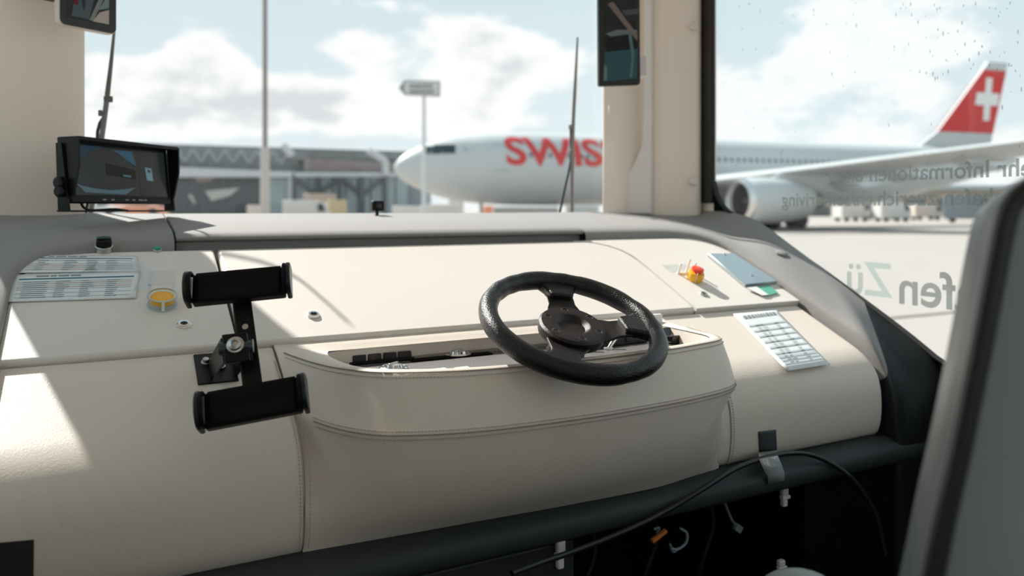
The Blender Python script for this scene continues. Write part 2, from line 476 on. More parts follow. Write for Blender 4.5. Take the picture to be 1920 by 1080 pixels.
slab('top_panel', [(mid_l + 0.004, Y0)] + [(x - 0.0015, y) for x, y in seam2] + [(mid_l + 0.002, Y1)], panelm)
slab('top_panel', [(1.598, Y0), (1.598, Y1), (seam2[-1][0] + 0.01, Y1)] + [(x + 0.0015, y) for x, y in seam2[::-1]], panelm)
# bed under the panels
B().prism([(-0.2, 1.40, slope_z(1.40, -0.03)), (1.62, 1.40, slope_z(1.40, -0.03)), (1.62, 1.82, slope_z(1.82, -0.03)), (-0.2, 1.82, slope_z(1.82, -0.03))], (0, 0, -0.05)).build('panel_bed', seamm, dash, smooth=False)

# padded lower fascia, profile (Y, z), split left and right of the steering binnacle
def pad_profile():
    pr = [(1.436, slope_z(1.436, -0.012)), (1.36, slope_z(1.36, -0.012)), (1.28, slope_z(1.28, -0.012)), (1.245, slope_z(1.245, -0.013)), (1.215, -0.357), (1.195, -0.382), (1.184, -0.42), (1.182, -0.47), (1.188, -0.51), (1.20, -0.529)]
    return cr([V((0, y, z)) for y, z in pr], 30)
PADP = pad_profile()
def pad(x0, x1, bev):
    loop = [V((0, p.y, p.z)) for p in PADP] + [V((0, 1.24, -0.529)), V((0, 1.27, -0.42)), V((0, 1.436, -0.32))]
    return B().rings([[V((x, p.y, p.z)) for p in loop] for x in (x0, (x0 + x1) / 2, x1)]).build('fascia_pad', leather, dash, bevel=bev, seg=4, angle=30)
pad(-0.185, 0.262, 0.004)
pad(1.085, 1.592, 0.014)

# steering binnacle: opening edge, rim, stitched seam and lower edge as lofted rows
ZR = -0.262
opening_f = [(0.352, 1.395), (0.342, 1.36), (0.345, 1.30), (0.357, 1.245), (0.383, 1.205), (0.43, 1.177), (0.51, 1.147), (0.61, 1.134), (0.75, 1.131), (0.90, 1.142), (1.00, 1.160), (1.058, 1.178), (1.080, 1.205), (1.086, 1.26), (1.086, 1.395)]
rim = [(0.262, 1.415, -0.252), (0.290, 1.375, -0.262), (0.318, 1.30, -0.265), (0.340, 1.235, ZR), (0.372, 1.193, ZR), (0.42, 1.164, ZR), (0.505, 1.135, ZR), (0.608, 1.121, ZR), (0.75, 1.117, ZR), (0.905, 1.128, ZR), (1.006, 1.146, ZR), (1.075, 1.165, ZR), (1.105, 1.198, ZR), (1.116, 1.26, ZR), (1.118, 1.40, -0.255)]
seamr = [(0.262, 1.275, -0.323), (0.275, 1.245, -0.333), (0.295, 1.205, -0.338), (0.322, 1.168, -0.342), (0.36, 1.135, -0.345), (0.415, 1.112, -0.347), (0.505, 1.090, -0.348), (0.61, 1.078, -0.348), (0.75, 1.075, -0.348), (0.905, 1.086, -0.348), (1.01, 1.104, -0.348), (1.075, 1.126, -0.348), (1.104, 1.155, -0.346), (1.114, 1.22, -0.342), (1.118, 1.34, -0.296)]
low = [(0.262, 1.180, -0.455), (0.275, 1.178, -0.455), (0.295, 1.170, -0.455), (0.32, 1.158, -0.455), (0.355, 1.144, -0.455), (0.415, 1.128, -0.455), (0.505, 1.112, -0.458), (0.61, 1.102, -0.458), (0.75, 1.10, -0.458), (0.905, 1.108, -0.455), (1.00, 1.122, -0.452), (1.065, 1.140, -0.45), (1.094, 1.16, -0.45), (1.108, 1.185, -0.45), (1.112, 1.21, -0.44)]
bot = [(min(x, 1.10), 1.197 - 0.030 * max(0.0, 1 - abs(x - 0.88) / (0.62 if x < 0.88 else 0.26)), -0.531) for x, y, z in low]
NC = 60
def row(pts): return cr([V(p) for p in pts], NC)
opn = row([(x, y, ZR + 0.003) for x, y in opening_f])
rimr = row(rim); se = row(seamr); lo_ = row(low); bo = row(bot)
opn_in = row([(x, y, ZR - 0.004) for x, y in opening_f])
def mixr(a, b_, t, push=0.0): return [p.lerp(q, t) + V((0, -push, 0)) for p, q in zip(a, b_)]
rimhi = mixr(opn, rimr, 0.5); rimhi = [p + V((0, 0, 0.003)) for p in rimhi]
rows = [opn, rimhi, rimr, mixr(rimr, se, 0.08, 0.001), mixr(rimr, se, 0.5, 0.004), mixr(rimr, se, 0.93, 0.001), se, mixr(se, lo_, 0.06, 0.0005), mixr(se, lo_, 0.5, 0.003), lo_, mixr(lo_, bo, 0.6, 0.002), bo]
bc = B().rings(rows, closed=False, cap=False)
# back strip behind the opening
k = len(opn)
bc.add([V((0.262, 1.436, -0.247)), V((0.262, 1.41, -0.255)), V((0.352, 1.395, ZR + 0.003)), V((1.086, 1.395, ZR + 0.003)), V((1.13, 1.40, -0.255)), V((1.13, 1.436, -0.247)), V((0.4, 1.402, -0.252)), V((1.06, 1.402, -0.252))],
       [(0, 1, 2, 6), (0, 6, 7, 5), (7, 3, 4, 5), (6, 2, 3, 7)])
binn = bc.build('binnacle_cover', leather, dash, angle=60)
# seams and stitches
def seam_line(path, m=seamm, r=0.0011, parent=None, name='seam'):
    return B().tube(path, r, 6).build(name, m, parent)
def off_path(path, d): return [p + d for p in path]
pz = [V((0.262, p.y - 0.001, p.z + 0.002)) for p in PADP]
seam_line(pz, parent=binn)
pr_ = [V((1.122, p.y - 0.001, p.z + 0.002)) for p in PADP[8:]]
seam_line(pr_, parent=binn)
seam_line([p + V((0, -0.0015, 0.0002)) for p in se[3:-2]], parent=binn)
seam_line([p + V((0, -0.001, 0.001)) for p in rimr[1:-4]], parent=binn)
sb = B()
def stitches(path, out, w, step=0.0055, ln=0.0032):
    path = cr(path, max(20, int(sum((path[i + 1] - path[i]).length for i in range(len(path) - 1)) / step)))
    for a, c in zip(path[:-1], path[1:]):
        t = (c - a).normalized(); q = out - t * out.dot(t); q.normalize(); s_ = t.cross(q)
        sb.obox((a + c) / 2, t, s_, q, (-ln / 2, ln / 2), (-0.0006, 0.0006), (-0.0004, 0.0009))
OUT = V((0, -0.8, 0.5)).normalized()
for dx_ in (-0.006, 0.008):
    stitches([V((0.262 + dx_, p.y - 0.001 - (0.001 if dx_ > 0 else 0), p.z + 0.0008 + (0.002 if dx_ > 0 else 0))) for p in PADP[3:]], OUT, 0)
stitches([V((1.122 + 0.008, p.y - 0.0012, p.z + 0.0008)) for p in PADP[10:]], OUT, 0)
stitches([p.lerp(q, 0.06) + V((0, -0.002, 0)) for p, q in zip(se, rimr)][3:-2], V((0, -1, 0.1)), 0)
stitches([p.lerp(q, 0.06) + V((0, -0.002, 0)) for p, q in zip(se, lo_)][3:-2], V((0, -1, 0)), 0)
stitches([p.lerp(q, 0.07) + V((0, -0.002, 0)) for p, q in zip(rimr, se)][1:-4], V((0, -1, 0.2)), 0)
sb.build('stitching', stitch, binn, smooth=False, kind='stuff')
# tray in the opening
ZT = -0.289
loop = opn + [V((0.9, 1.402, -0.252)), V((0.75, 1.402, -0.252)), V((0.55, 1.402, -0.252))]
loopd = [V((p.x * 0.985 + 0.011, p.y, ZT)) for p in loop]
loopt = [V((p.x, p.y, p.z - 0.002)) for p in loop]
B().rings([loopt, loopd], closed=True, cap=False).build('tray_wall', leather, dash)
B().prism([V((p.x, p.y, ZT)) for p in loop], (0, 0, -0.01)).build('tray_floor', platem, dash, smooth=False)

# ledge under the windshield and swept corner trims
def trim_corner(f, x_start, name):
    g = (lambda p: V(p)) if f is None else f
    O = [(x_start, 2.235, -0.012), (1.50, 2.235, -0.010), (1.68, 2.20, -0.006), (1.775, 2.08, -0.005), (1.786, 2.0, -0.006), (1.786, 1.87, -0.012), (1.786, 1.76, -0.040), (1.786, 1.62, -0.113), (1.786, 1.48, -0.190), (1.786, 1.33, -0.277), (1.786, 1.22, -0.338), (1.786, 1.165, -0.41), (1.786, 1.15, -0.52), (1.786, 1.15, -0.75), (1.786, 1.15, FLOOR)]
    I = [(x_start, 1.788), (1.40, 1.788), (1.475, 1.782), (1.535, 1.765), (1.575, 1.735), (1.597, 1.69), (1.603, 1.63), (1.603, 1.55), (1.603, 1.44), (1.603, 1.31), (1.603, 1.225)]
    I = [(x, y, slope_z(y, 0.017)) for x, y in I] + [(1.603, 1.175, -0.40), (1.603, 1.155, -0.52), (1.603, 1.155, -0.75), (1.603, 1.155, FLOOR)]
    n = 70
    o_ = cr(O, n); i_ = cr(I, n)
    rowsl = []
    for t, dz in ((0.0, -0.06), (0.0, -0.010), (0.015, -0.003), (0.05, 0.003), (0.12, 0.006), (0.3, 0.006), (0.6, 0.004), (0.85, 0.001), (1.0, 0.0)):
        r = []
        for k, (a, c) in enumerate(zip(i_, o_)):
            p = a.lerp(c, t)
            q = min(1.0, max(0.0, (-0.31 - a.z) / 0.12))
            r.append(p + V((0, -q, 1 - q)).normalized() * dz)
        rowsl.append([g(p) for p in r])
    kc = next(k for k, a in enumerate(i_) if a.z < -0.40)
    B().rings([r[kc - 1:] for r in rowsl], closed=False, cap=False).build('kick_panel', mat('kick_black', (0.010, 0.012, 0.013), 0.5, spec=0.25), dash, angle=50)
    return B().rings([r[:kc] for r in rowsl], closed=False, cap=False).build(name, trimm, dash, angle=50)
trim_corner(None, 1.165, 'corner_trim')
trim_corner(mx, 2 * XC - 0.121, 'corner_trim')
lp = [(1.812, -0.12), (1.812, -0.072), (1.804, -0.071), (1.793, -0.068), (1.790, -0.062), (1.797, -0.056), (1.82, -0.050), (2.0, -0.030), (2.235, -0.012), (2.235, -0.06), (1.95, -0.10)]
B().rings([[V((x, y, z)) for y, z in lp] for x in (0.125, 1.161)]).build('ledge', trimm, dash, bevel=0.002, angle=50)
for xs in (0.123, 1.163):
    B().span((xs - 0.002, 1.80, -0.11), (xs + 0.002, 2.23, -0.06)).build('ledge_joint', rubber, dash, smooth=False)

# lower rail and the dark under-dash panels
rp = cr([V((0, 1.21, -0.527)), V((0, 1.175, -0.531)), V((0, 1.150, -0.546)), V((0, 1.145, -0.568)), V((0, 1.155, -0.584)), V((0, 1.19, -0.588))], 16)
B().rings([[V((x, p.y, p.z)) for p in rp] + [V((x, 1.24, -0.588)), V((x, 1.24, -0.527))] for x in (-0.18, 0.6, 1.782)]).build('lower_rail', darkm, dash, angle=50)
B().span((-0.18, 1.165, FLOOR), (0.735, 1.18, -0.590)).build('access_cover', mat('cover_black', (0.022, 0.026, 0.027), 0.5), dash, bevel=0.004)
B().span((1.315, 1.165, FLOOR), (1.61, 1.18, -0.585)).build('access_cover', blackmat, dash, bevel=0.004)
B().span((0.735, 1.165, FLOOR), (1.315, 1.18, -1.02)).build('access_cover', blackmat, dash, bevel=0.004)
B().span((0.6, 1.55, FLOOR), (1.45, 1.57, -0.5)).build('bay_back', blackmat, dash, smooth=False)
b = B(); b.span((0.70, 1.18, -1.1), (0.71, 1.55, -0.59)); b.span((1.34, 1.18, -1.1), (1.35, 1.55, -0.59)); b.span((0.7, 1.18, -1.1), (1.35, 1.55, -1.09))
b.build('bay_side', blackmat, dash, smooth=False)
# side cushion seam line on the trim cap
c = onS(1478, 482, 0.03)
B().lathe(V((1.70, c.y, slope_z(c.y, 0.040))), SNRM, [(0.017, 0), (0.017, 0.004), (0.014, 0.006), (0.0, 0.006)], 24).build('trim_cap', trimm, dash)

#--DETAILS--

# ------------------------------------------------------------------ steering wheel
WC = atD(1075, 606, 1.378)
WN = V((0, -0.416, 0.909)).normalized()
WU = V((0, WN.z, -WN.y)).normalized()          # up the wheel face, away from the viewer
wheel = thing('steering_wheel', 'black three-spoke steering wheel over the dashboard tray', 'steering wheel', (WC.x, WC.y + 0.03, ZT))
def wp(a, r, h=0.0): return WC + (XA * math.cos(a) + WU * math.sin(a)) * r + WN * h
RW = 0.1555
b = B(); rg = []
for i in range(96):
    a = 2 * math.pi * i / 96
    deg = math.degrees(a)
    grip = 0.0
    for c0 in (62, 75, 105, 118, 135, 15, -10, -22, -75, -85): grip += 0.0016 * math.exp(-((((deg - c0 + 180) % 360) - 180) / 5.0) ** 2)
    rr = 0.0185 - grip
    ctr = wp(a, RW); rad = (ctr - WC).normalized()
    rg.append([ctr + (rad * math.cos(t) * (rr * 0.93) + WN * math.sin(t) * rr) for t in [2 * math.pi * k / 18 for k in range(18)]])
b.rings(rg, True, False, True)
b.build('rim', wheelm, wheel)
def spoke_pts(px, py):                        # wheel-plane coordinates of a pixel
    r = ray(px, py); q = r * (WC.dot(WN) / r.dot(WN)) - WC
    return math.atan2(q.dot(WU), q.dot(XA))
def spoke(a, w0, w1, rin, rout):
    d = XA * math.cos(a) + WU * math.sin(a); s_ = WN.cross(d)
    dn = -WN * 0.004
    pts = [(rin, -w0), (rin, w0), ((rin + rout) / 2, w1), (rout, w1 * 1.02), (rout, -w1 * 1.02), ((rin + rout) / 2, -w1)]
    B().prism([WC + d * p + s_ * q + dn - WN * 0.014 * (1 - p / rout) for p, q in pts], -WN * 0.006).build('spoke', hubm, wheel, bevel=0.002)
    pts = [(0.098, -w1 * 0.86), (0.098, w1 * 0.86), (0.125, w1 * 1.15), (0.150, w1 * 1.75), (0.150, -w1 * 1.75), (0.125, -w1 * 1.15)]
    B().prism([WC + d * p + s_ * q + WN * 0.004 for p, q in pts], -WN * 0.02).build('spoke_pad', wheelm, wheel, bevel=0.005, seg=3)
A1, A2, A3 = spoke_pts(1048, 540), spoke_pts(1195, 608), spoke_pts(1060, 668)
spoke(A1, 0.044, 0.026, 0.035, 0.135)
spoke(A2, 0.044, 0.026, 0.035, 0.135)
spoke(A3, 0.044, 0.026, 0.035, 0.135)
B().lathe(WC - WN * 0.018, WN, [(0.060, -0.006), (0.062, 0.0), (0.062, 0.012), (0.058, 0.016), (0.034, 0.0175), (0.031, 0.0165), (0.024, 0.009), (0.0, 0.008)], 48).build('hub', hubm, wheel)
for i in range(6):
    a = math.radians(60 * i + 20)
    c = wp(a, 0.0475, -0.0025)
    B().lathe(c, WN, [(0.0075, -0.003), (0.0075, 0.0012), (0.0052, 0.0018), (0.0046, -0.002), (0.0, -0.002)], 18).build('bolt', mat('bolt_black', (0.10, 0.10, 0.10), 0.2, 0.8), wheel)
B().cyl(WC - WN * 0.02, WC - WN * 0.088, 0.030, 0.038, 28).build('column', blackm, wheel)

# ------------------------------------------------------------------ tray controls
def tz(px, py, h=0.0): return atZ(px, py, ZT + h)
def rocker_bank(px0, px1, py0, py1, n, label, cap_m):
    a, c = tz(px0, py0), tz(px1, py1)
    d = (c - a); L_ = d.length; d.normalize(); s_ = ZA.cross(d)
    t = thing('rocker_switch_bank', label, 'switch', (a + c) / 2)
    B().obox(a, d, s_, ZA, (-0.004, L_ + 0.004), (-0.020, 0.022), (0, 0.006)).build('housing', blackm, t, bevel=0.002)
    w = L_ / n
    for i in range(n):
        B().add([a + d * (i * w + e) + s_ * y + ZA * z for e in (0.002, w - 0.002) for y, z in ((-0.018, 0.005), (-0.018, 0.018), (0.0, 0.016), (0.019, 0.031), (0.019, 0.005))],
                [(0, 1, 2, 3, 4), (9, 8, 7, 6, 5)] + [(k, k + 5, (k + 1) % 5 + 5, (k + 1) % 5) for k in range(5)]).build('rocker', cap_m, t, bevel=0.0015)
    return t
gloss = mat('gloss_black', (0.010, 0.010, 0.011), 0.18)
rocker_bank(655, 768, 682, 672, 4, 'four glossy black rocker switches at the narrow end of the tray', gloss)
rocker_bank(1085, 1200, 654, 640, 3, 'three black rocker switches in the tray seen through the wheel', gloss)
rocker_bank(1248, 1290, 644, 638, 2, 'pair of black rocker switches in the tray corner outside the wheel', gloss)
for px, py, lb in ((1098, 660, 'polished toggle lever in the tray under the wheel hub'), (1140, 655, 'polished toggle lever in the tray under the right spoke')):
    c = tz(px, py)
    t = thing('toggle_lever', lb, 'lever', c, group='toggle levers in the tray')
    B().lathe(c, ZA, [(0.011, 0), (0.011, 0.003), (0.008, 0.005), (0, 0.005)], 18).build('nut', chrome, t)
    B().cyl(c, c + V((0.022, 0.004, 0.022)), 0.0035, 0.0055, 12).build('stick', chrome, t)
# round dials
def dial(px, py, r, label, m=chrome):
    c = tz(px, py)
    t = thing('dial', label, 'dial', c)
    B().lathe(c, ZA, [(r, 0), (r, 0.003), (r * 0.86, 0.0055), (r * 0.72, 0.004), (r * 0.66, 0.004), (r * 0.6, 0.009), (r * 0.25, 0.010), (0, 0.010)], 32).build('bezel', m, t)
    B().obox(c + ZA * 0.010, V((0.8, 0.6, 0)), V((-0.6, 0.8, 0)), ZA, (-r * 0.5, r * 0.5), (-0.002, 0.002), (-0.001, 0.002)).build('pointer', steel, t, bevel=0.0006)
dial(858, 666, 0.027, 'round silver dial in the middle of the metal tray plate')
dial(738, 692, 0.026, 'round clear dial beside the four rocker switches')
dial(1040, 654, 0.018, 'round silver dial partly under the wheel spoke')
for i, (px, py, w_, h_, lb) in enumerate(((822, 693, 0.030, 0.014, 'small white sticker on the tray plate nearer the dial'), (866, 690, 0.026, 0.012, 'small white sticker on the tray plate nearer the wheel'))):
    c = tz(px, py)
    B().obox(c, XA, YA, ZA, (-w_ / 2, w_ / 2), (-h_ / 2, h_ / 2), (0.0002, 0.0010)).build('sticker', white, label=lb, cat='sticker', group='stickers on the tray plate', smooth=False)
c = V((0.60, 1.388, ZT))
B().span((0.505, 1.368, ZT), (0.672, 1.390, ZT + 0.003)).build('cable_slot', blackmat, dash, smooth=False)
c = atZ(1275, 612, -0.25); c.y = 1.41
t = thing('white_bracket', 'small white plastic bracket standing at the back of the tray', 'bracket', V((c.x, 1.385, ZT)))
B().obox(V((c.x, 1.385, ZT)), XA, YA, ZA, (-0.03, 0.03), (-0.006, 0.006), (0, 0.052)).build('plate', white, t, bevel=0.003)
B().cyl(V((c.x - 0.015, 1.379, ZT + 0.02)), V((c.x - 0.015, 1.374, ZT + 0.02)), 0.005, None, 12).build('screw', steel, t)

# ------------------------------------------------------------------ twin device holder on its bracket
hold = thing('device_holder', 'black twin-clamp device holder bolted in front of the dashboard', 'device holder', onS(398, 715, -0.012))
U1, U2 = atD(446, 532, 1.19), atD(474, 752, 1.10)
hz = (U1 - U2).normalized()                    # up along the bar
HX0 = (W(1, 0) * 0.92 + W(0, 1) * 0.28)
def clamp(ctr, pl, pr, wid, hgt):
    # axis from the two end pixels at the clamp's depth
    a, c = atD(*pl), atD(*pr)
    d = (c - a).normalized(); s_ = (hz - d * hz.dot(d)).normalized(); n_ = d.cross(s_)
    if n_.y > 0: n_ = -n_
    ctr = (a + c) / 2; w2 = (c - a).length / 2
    cl = B()
    pts = [(x, y) for x, y in ((-w2, -hgt), (w2, -hgt), (w2, hgt), (-w2, hgt))]
    cl.obox(ctr, d, s_, n_, (-w2 + 0.006, w2 - 0.006), (-hgt * 0.95, hgt * 0.95), (-0.018, 0.0))
    body = cl.build('clamp_body', blackm, hold, bevel=0.003)
    # sculpted rubber face
    f = B()
    nX, nY = 24, 8
    rowsl = []
    for j in range(nY + 1):
        v = -1 + 2 * j / nY
        rowsl.append([ctr + d * (w2 - 0.012) * (-1 + 2 * i / nX) + s_ * hgt * 0.93 * v + n_ * (0.0035 - 0.0035 * max(0, 1 - abs(v) * 1.6) * (1 - abs(-1 + 2 * i / nX) ** 4)) for i in range(nX + 1)])
    f.rings(rowsl, False, False).build('grip_pad', mat('grip_rubber', (0.0035, 0.0035, 0.004), 0.65, spec=0.15), body, angle=60, solid=0.003)
    for sd in (-1, 1):
        o_ = ctr + d * sd * (w2 - 0.004)
        prof = cr([V((0, -hgt * 1.0, -0.018)), V((0, -hgt * 0.98, 0.010)), V((0, -hgt * 0.6, 0.022)), V((0, 0, 0.026)), V((0, hgt * 0.6, 0.022)), V((0, hgt * 0.98, 0.010)), V((0, hgt * 1.0, -0.018))], 22)
        poly = [o_ + s_ * p.y + n_ * p.z for p in prof]
        B().prism(poly, d * sd * 0.0075).build('jaw', mat('jaw_plastic', (0.009, 0.013, 0.015), 0.33, spec=0.35), hold, bevel=0.0025, seg=3)
        lipo = [o_ - d * sd * 0.002 + s_ * p.y * 0.85 + n_ * (p.z * 1.0) for p in prof[3:-3]]
        B().tube(lipo, 0.0028, 8).build('jaw_lip', mat('grip_rubber', 0), hold)
    return d, s_, n_
d1 = clamp(U1, (352, 542, 1.175), (542, 524, 1.205), 0.165, 0.0255)
d2 = clamp(U2, (374, 772, 1.085), (572, 735, 1.115), 0.165, 0.0275)
dd, ss, nn = d1
bx0 = atD(440, 560, 1.205)
B().obox(U1 - nn * 0.03, dd, hz, nn, (-0.0135, 0.0135), (-0.165, 0.01), (-0.003, 0.003)).build('bar', blackm, hold, bevel=0.001)
B().obox(U1 - nn * 0.036, dd, hz, nn, (-0.0155, -0.0135), (-0.165, 0.01), (-0.012, 0.003)).build('bar_flange', blackm, hold, bevel=0.0006)
c = U1 - hz * 0.062 - nn * 0.027
B().lathe(c, nn, [(0.0046, 0), (0.0046, 0.0015), (0.0, 0.0016)], 14).build('rivet', steel, hold)
pv = atD(441, 646, 1.135)
B().lathe(pv, nn, [(0.0125, -0.004), (0.0125, 0.0), (0.010, 0.001), (0.009, 0.0045), (0.005, 0.007), (0.0036, 0.004), (0.0, 0.004)], 24).build('pivot_bolt', steel, hold)
mp_ = onS(402, 690, -0.012)
B().obox(mp_, XA, ST, SNRM, (-0.030, 0.034), (-0.045, 0.042), (0, 0.003)).build('mount_plate', blackm, hold, bevel=0.0015)
for i, (dx_, dy_) in enumerate(((-0.013, 0.012), (0.010, -0.004))):
    q = mp_ + XA * dx_ + ST * dy_
    B().lathe(q, SNRM, [(0.0075, 0.003), (0.0075, 0.006), (0.0052, 0.0065), (0.0052, 0.012), (0.003, 0.013), (0.0, 0.013)], 6 if i else 18).build('mount_bolt', steel, hold)
# clevis between plate and bar
for sd in (-1, 1):
    e0 = mp_ + XA * (0.012 + sd * 0.018)
    p0, p1 = e0 + ST * 0.02, e0 - ST * 0.03
    t0 = pv - nn * 0.012 + dd * sd * 0.018
    poly = [p1, p0, t0 + hz * 0.018, t0 - hz * 0.022]
    B().prism(poly, XA * 0.003 * sd).build('clevis_cheek', blackm, hold, bevel=0.001)
B().cyl(pv - nn * 0.012 - dd * 0.024, pv - nn * 0.012 + dd * 0.024, 0.010, None, 20).build('pivot_sleeve', mat('sleeve_grey', (0.05, 0.075, 0.085), 0.3, 0.5), hold)
B().obox(pv - nn * 0.006, dd, hz, nn, (-0.018, 0.018), (-0.026, 0.020), (-0.004, 0.003)).build('pivot_block', blackm, hold, bevel=0.002)

# ------------------------------------------------------------------ controls on the dash panels
def ring_socket(px, py, label):
    c = onS(px, py)
    t = thing('chrome_socket', label, 'socket', c, group=None)
    B().lathe(c, SNRM, [(0.0125, -0.002), (0.0125, 0.002), (0.0105, 0.0028), (0.0100, 0.005), (0.0062, 0.0052), (0.0058, 0.002)], 24).build('nut', chrome, t)
    B().lathe(c, SNRM, [(0.006, 0.0005), (0.006, 0.002), (0.003, 0.0028), (0, 0.0028)], 16).build('core', blackm, t)
ring_socket(345, 610, 'chrome ringed socket in the shaded panel beside the device holder')
ring_socket(588, 592, 'chrome ringed socket in the sunlit panel before the wheel')
# rotary key switch
c = onS(195, 470)
t = thing('rotary_switch', 'black rotary knob on a chrome collar at the back of the panel', 'switch', c)
B().lathe(c, SNRM, [(0.0165, 0), (0.0165, 0.0115), (0.0155, 0.0125), (0, 0.0125)], 28).build('collar', steel, t)
B().lathe(c, SNRM, [(0.0145, 0.0125), (0.0140, 0.026), (0.013, 0.027), (0, 0.027)], 28).build('knob', blackm, t)
B().obox(c + SNRM * 0.027, V((0.95, 0.3, 0)), SNRM.cross(V((0.95, 0.3, 0))).normalized(), SNRM, (-0.0135, 0.0135), (-0.004, 0.004), (0, 0.004)).build('grip', mat('teal_black', (0.01, 0.05, 0.055), 0.3), t, bevel=0.0015)
# green button
c = onS(295, 470)
t = thing('green_button', 'small green push button at the back of the panel', 'button', c)
B().lathe(c, SNRM, [(0.0085, 0), (0.0085, 0.003), (0.0075, 0.004), (0, 0.004)], 20).build('bezel', steel, t)
B().lathe(c, SNRM, [(0.0066, 0.004), (0.0066, 0.0075), (0.005, 0.009), (0, 0.009)], 20).build('cap', green, t)
# yellow button under a clear cover
c = onS(304, 572)
t = thing('yellow_button', 'yellow push button under a clear flip cover beside the sheets', 'button', c)
B().lathe(c, SNRM, [(0.026, 0), (0.026, 0.003), (0.022, 0.0035), (0.0215, 0.008), (0, 0.008)], 36).build('base_ring', mat('grey_clear', (0.45, 0.5, 0.5), 0.25), t)
B().lathe(c, SNRM, [(0.0205, 0.008), (0.0205, 0.016), (0.019, 0.0185), (0.012, 0.0195), (0, 0.0195)], 36).build('cap', yellow, t)
B().lathe(c, SNRM, [(0.0255, 0.003), (0.0255, 0.021), (0.0235, 0.0212), (0.0235, 0.004)], 36, cap=False).build('clear_guard', clearm, t)
B().lathe(c, SNRM, [(0.0262, 0.0205), (0.0262, 0.0225), (0.0232, 0.0225), (0.0232, 0.0205)], 36, cap=False).build('guard_rim', steel, t)
for sd in (-1, 1):
    B().obox(c + XA * 0.02 * sd + ST * 0.026, XA, ST, SNRM, (-0.002, 0.002), (-0.002, 0.002), (0, 0.03)).build('hinge_post', clearm, t)
B().obox(c + ST * 0.028 + SNRM * 0.026, XA, (ST * 0.75 + SNRM * 0.66).normalized(), (SNRM * 0.75 - ST * 0.66).normalized(), (-0.024, 0.024), (0, 0.030), (-0.001, 0.001)).build('flip_lid', clearm, t)
B().obox(c - ST * 0.0262, XA, ST, SNRM, (-0.0025, 0.0025), (-0.0018, 0.0), (0.003, 0.022)).build('latch', white, t)
# emergency stop with clear guard posts
c = onS(1302, 525)
t = thing('emergency_stop', 'yellow emergency stop with red mushroom button on the sunlit panel', 'emergency stop', c)
B().lathe(c, SNRM, [(0.0185, 0), (0.0205, 0.004), (0.0215, 0.016), (0.0200, 0.023), (0.0165, 0.024), (0, 0.024)], 36).build('collar', yellow, t)
B().lathe(c, SNRM, [(0.0120, 0.024), (0.0125, 0.026), (0.0165, 0.029), (0.0160, 0.034), (0.011, 0.036), (0, 0.0362)], 32).build('button', red, t)
B().obox(c + ST * 0.036, XA, ST, SNRM, (-0.03, 0.03), (-0.003, 0.003), (0, 0.004)).build('guard_hinge', white, t, bevel=0.001)
for dx_, dh in ((-0.026, 0.030), (0.0, 0.042), (0.024, 0.030)):
    B().obox(c + ST * 0.037 + XA * dx_, XA, ST, SNRM, (-0.0028, 0.0028), (-0.002, 0.002), (0, dh)).build('guard_post', white, t, bevel=0.0008)
B().obox(c + ST * 0.042, XA, ST, SNRM, (-0.045, 0.04), (0, 0.042), (0.0002, 0.0022)).build('clear_plate', clearm, t)
B().cyl(c + XA * 0.026, c + XA * 0.026 + SNRM * 0.018, 0.0012, None, 8).build('pin', steel, t)
B().cyl(c - XA * 0.012 - ST * 0.017, c - XA * 0.012 - ST * 0.017 + SNRM * 0.03, 0.0012, None, 8).build('pin', steel, t)
# small key lock
c = onS(1319, 552)
t = thing('key_lock', 'small steel key lock in front of the emergency stop', 'lock', c)
B().lathe(c, SNRM, [(0.0105, 0), (0.0105, 0.003), (0.0085, 0.0045), (0.0070, 0.004), (0, 0.004)], 22).build('bezel', steel, t)
B().obox(c + SNRM * 0.004, XA, ST, SNRM, (-0.0015, 0.0015), (-0.005, 0.005), (0, 0.0008)).build('keyhole', blackm, t)
# metal plate with green tag
a_, b_, c_, d_ = onS(1326, 481), onS(1373, 480), onS(1456, 533), onS(1396, 539)
t = thing('card_reader', 'flat pale metal plate with a card sticking out on the panel', 'card reader', (a_ + c_) / 2)
q = [p + SNRM * 0.010 for p in (a_, b_, c_, d_)]
B().prism(q, -SNRM * 0.009).build('plate', mat('pale_plate', (0.42, 0.50, 0.53), 0.22, 0.6), t, bevel=0.0015)
for px, py in ((1357, 483), (1408, 522)):
    B().lathe(onS(px, py) + SNRM * 0.010, SNRM, [(0.0045, -0.001), (0.0045, 0.002), (0.003, 0.003), (0, 0.003)], 12).build('screw', chrome, t)
g0 = (c_ + d_) / 2
cd_ = [onS(1408, 541), onS(1442, 537), onS(1458, 551), onS(1440, 556)]
B().prism([p + SNRM * 0.004 for p in cd_], -SNRM * 0.0012).build('card', mat('green_card', (0.10, 0.42, 0.30), 0.4), t, smooth=False, label='green and white card corner')
cw_ = [onS(1398, 543), onS(1417, 540), onS(1440, 556), onS(1428, 557)]
B().prism([p + SNRM * 0.0055 for p in cw_], -SNRM * 0.001).build('card', white, t, smooth=False)

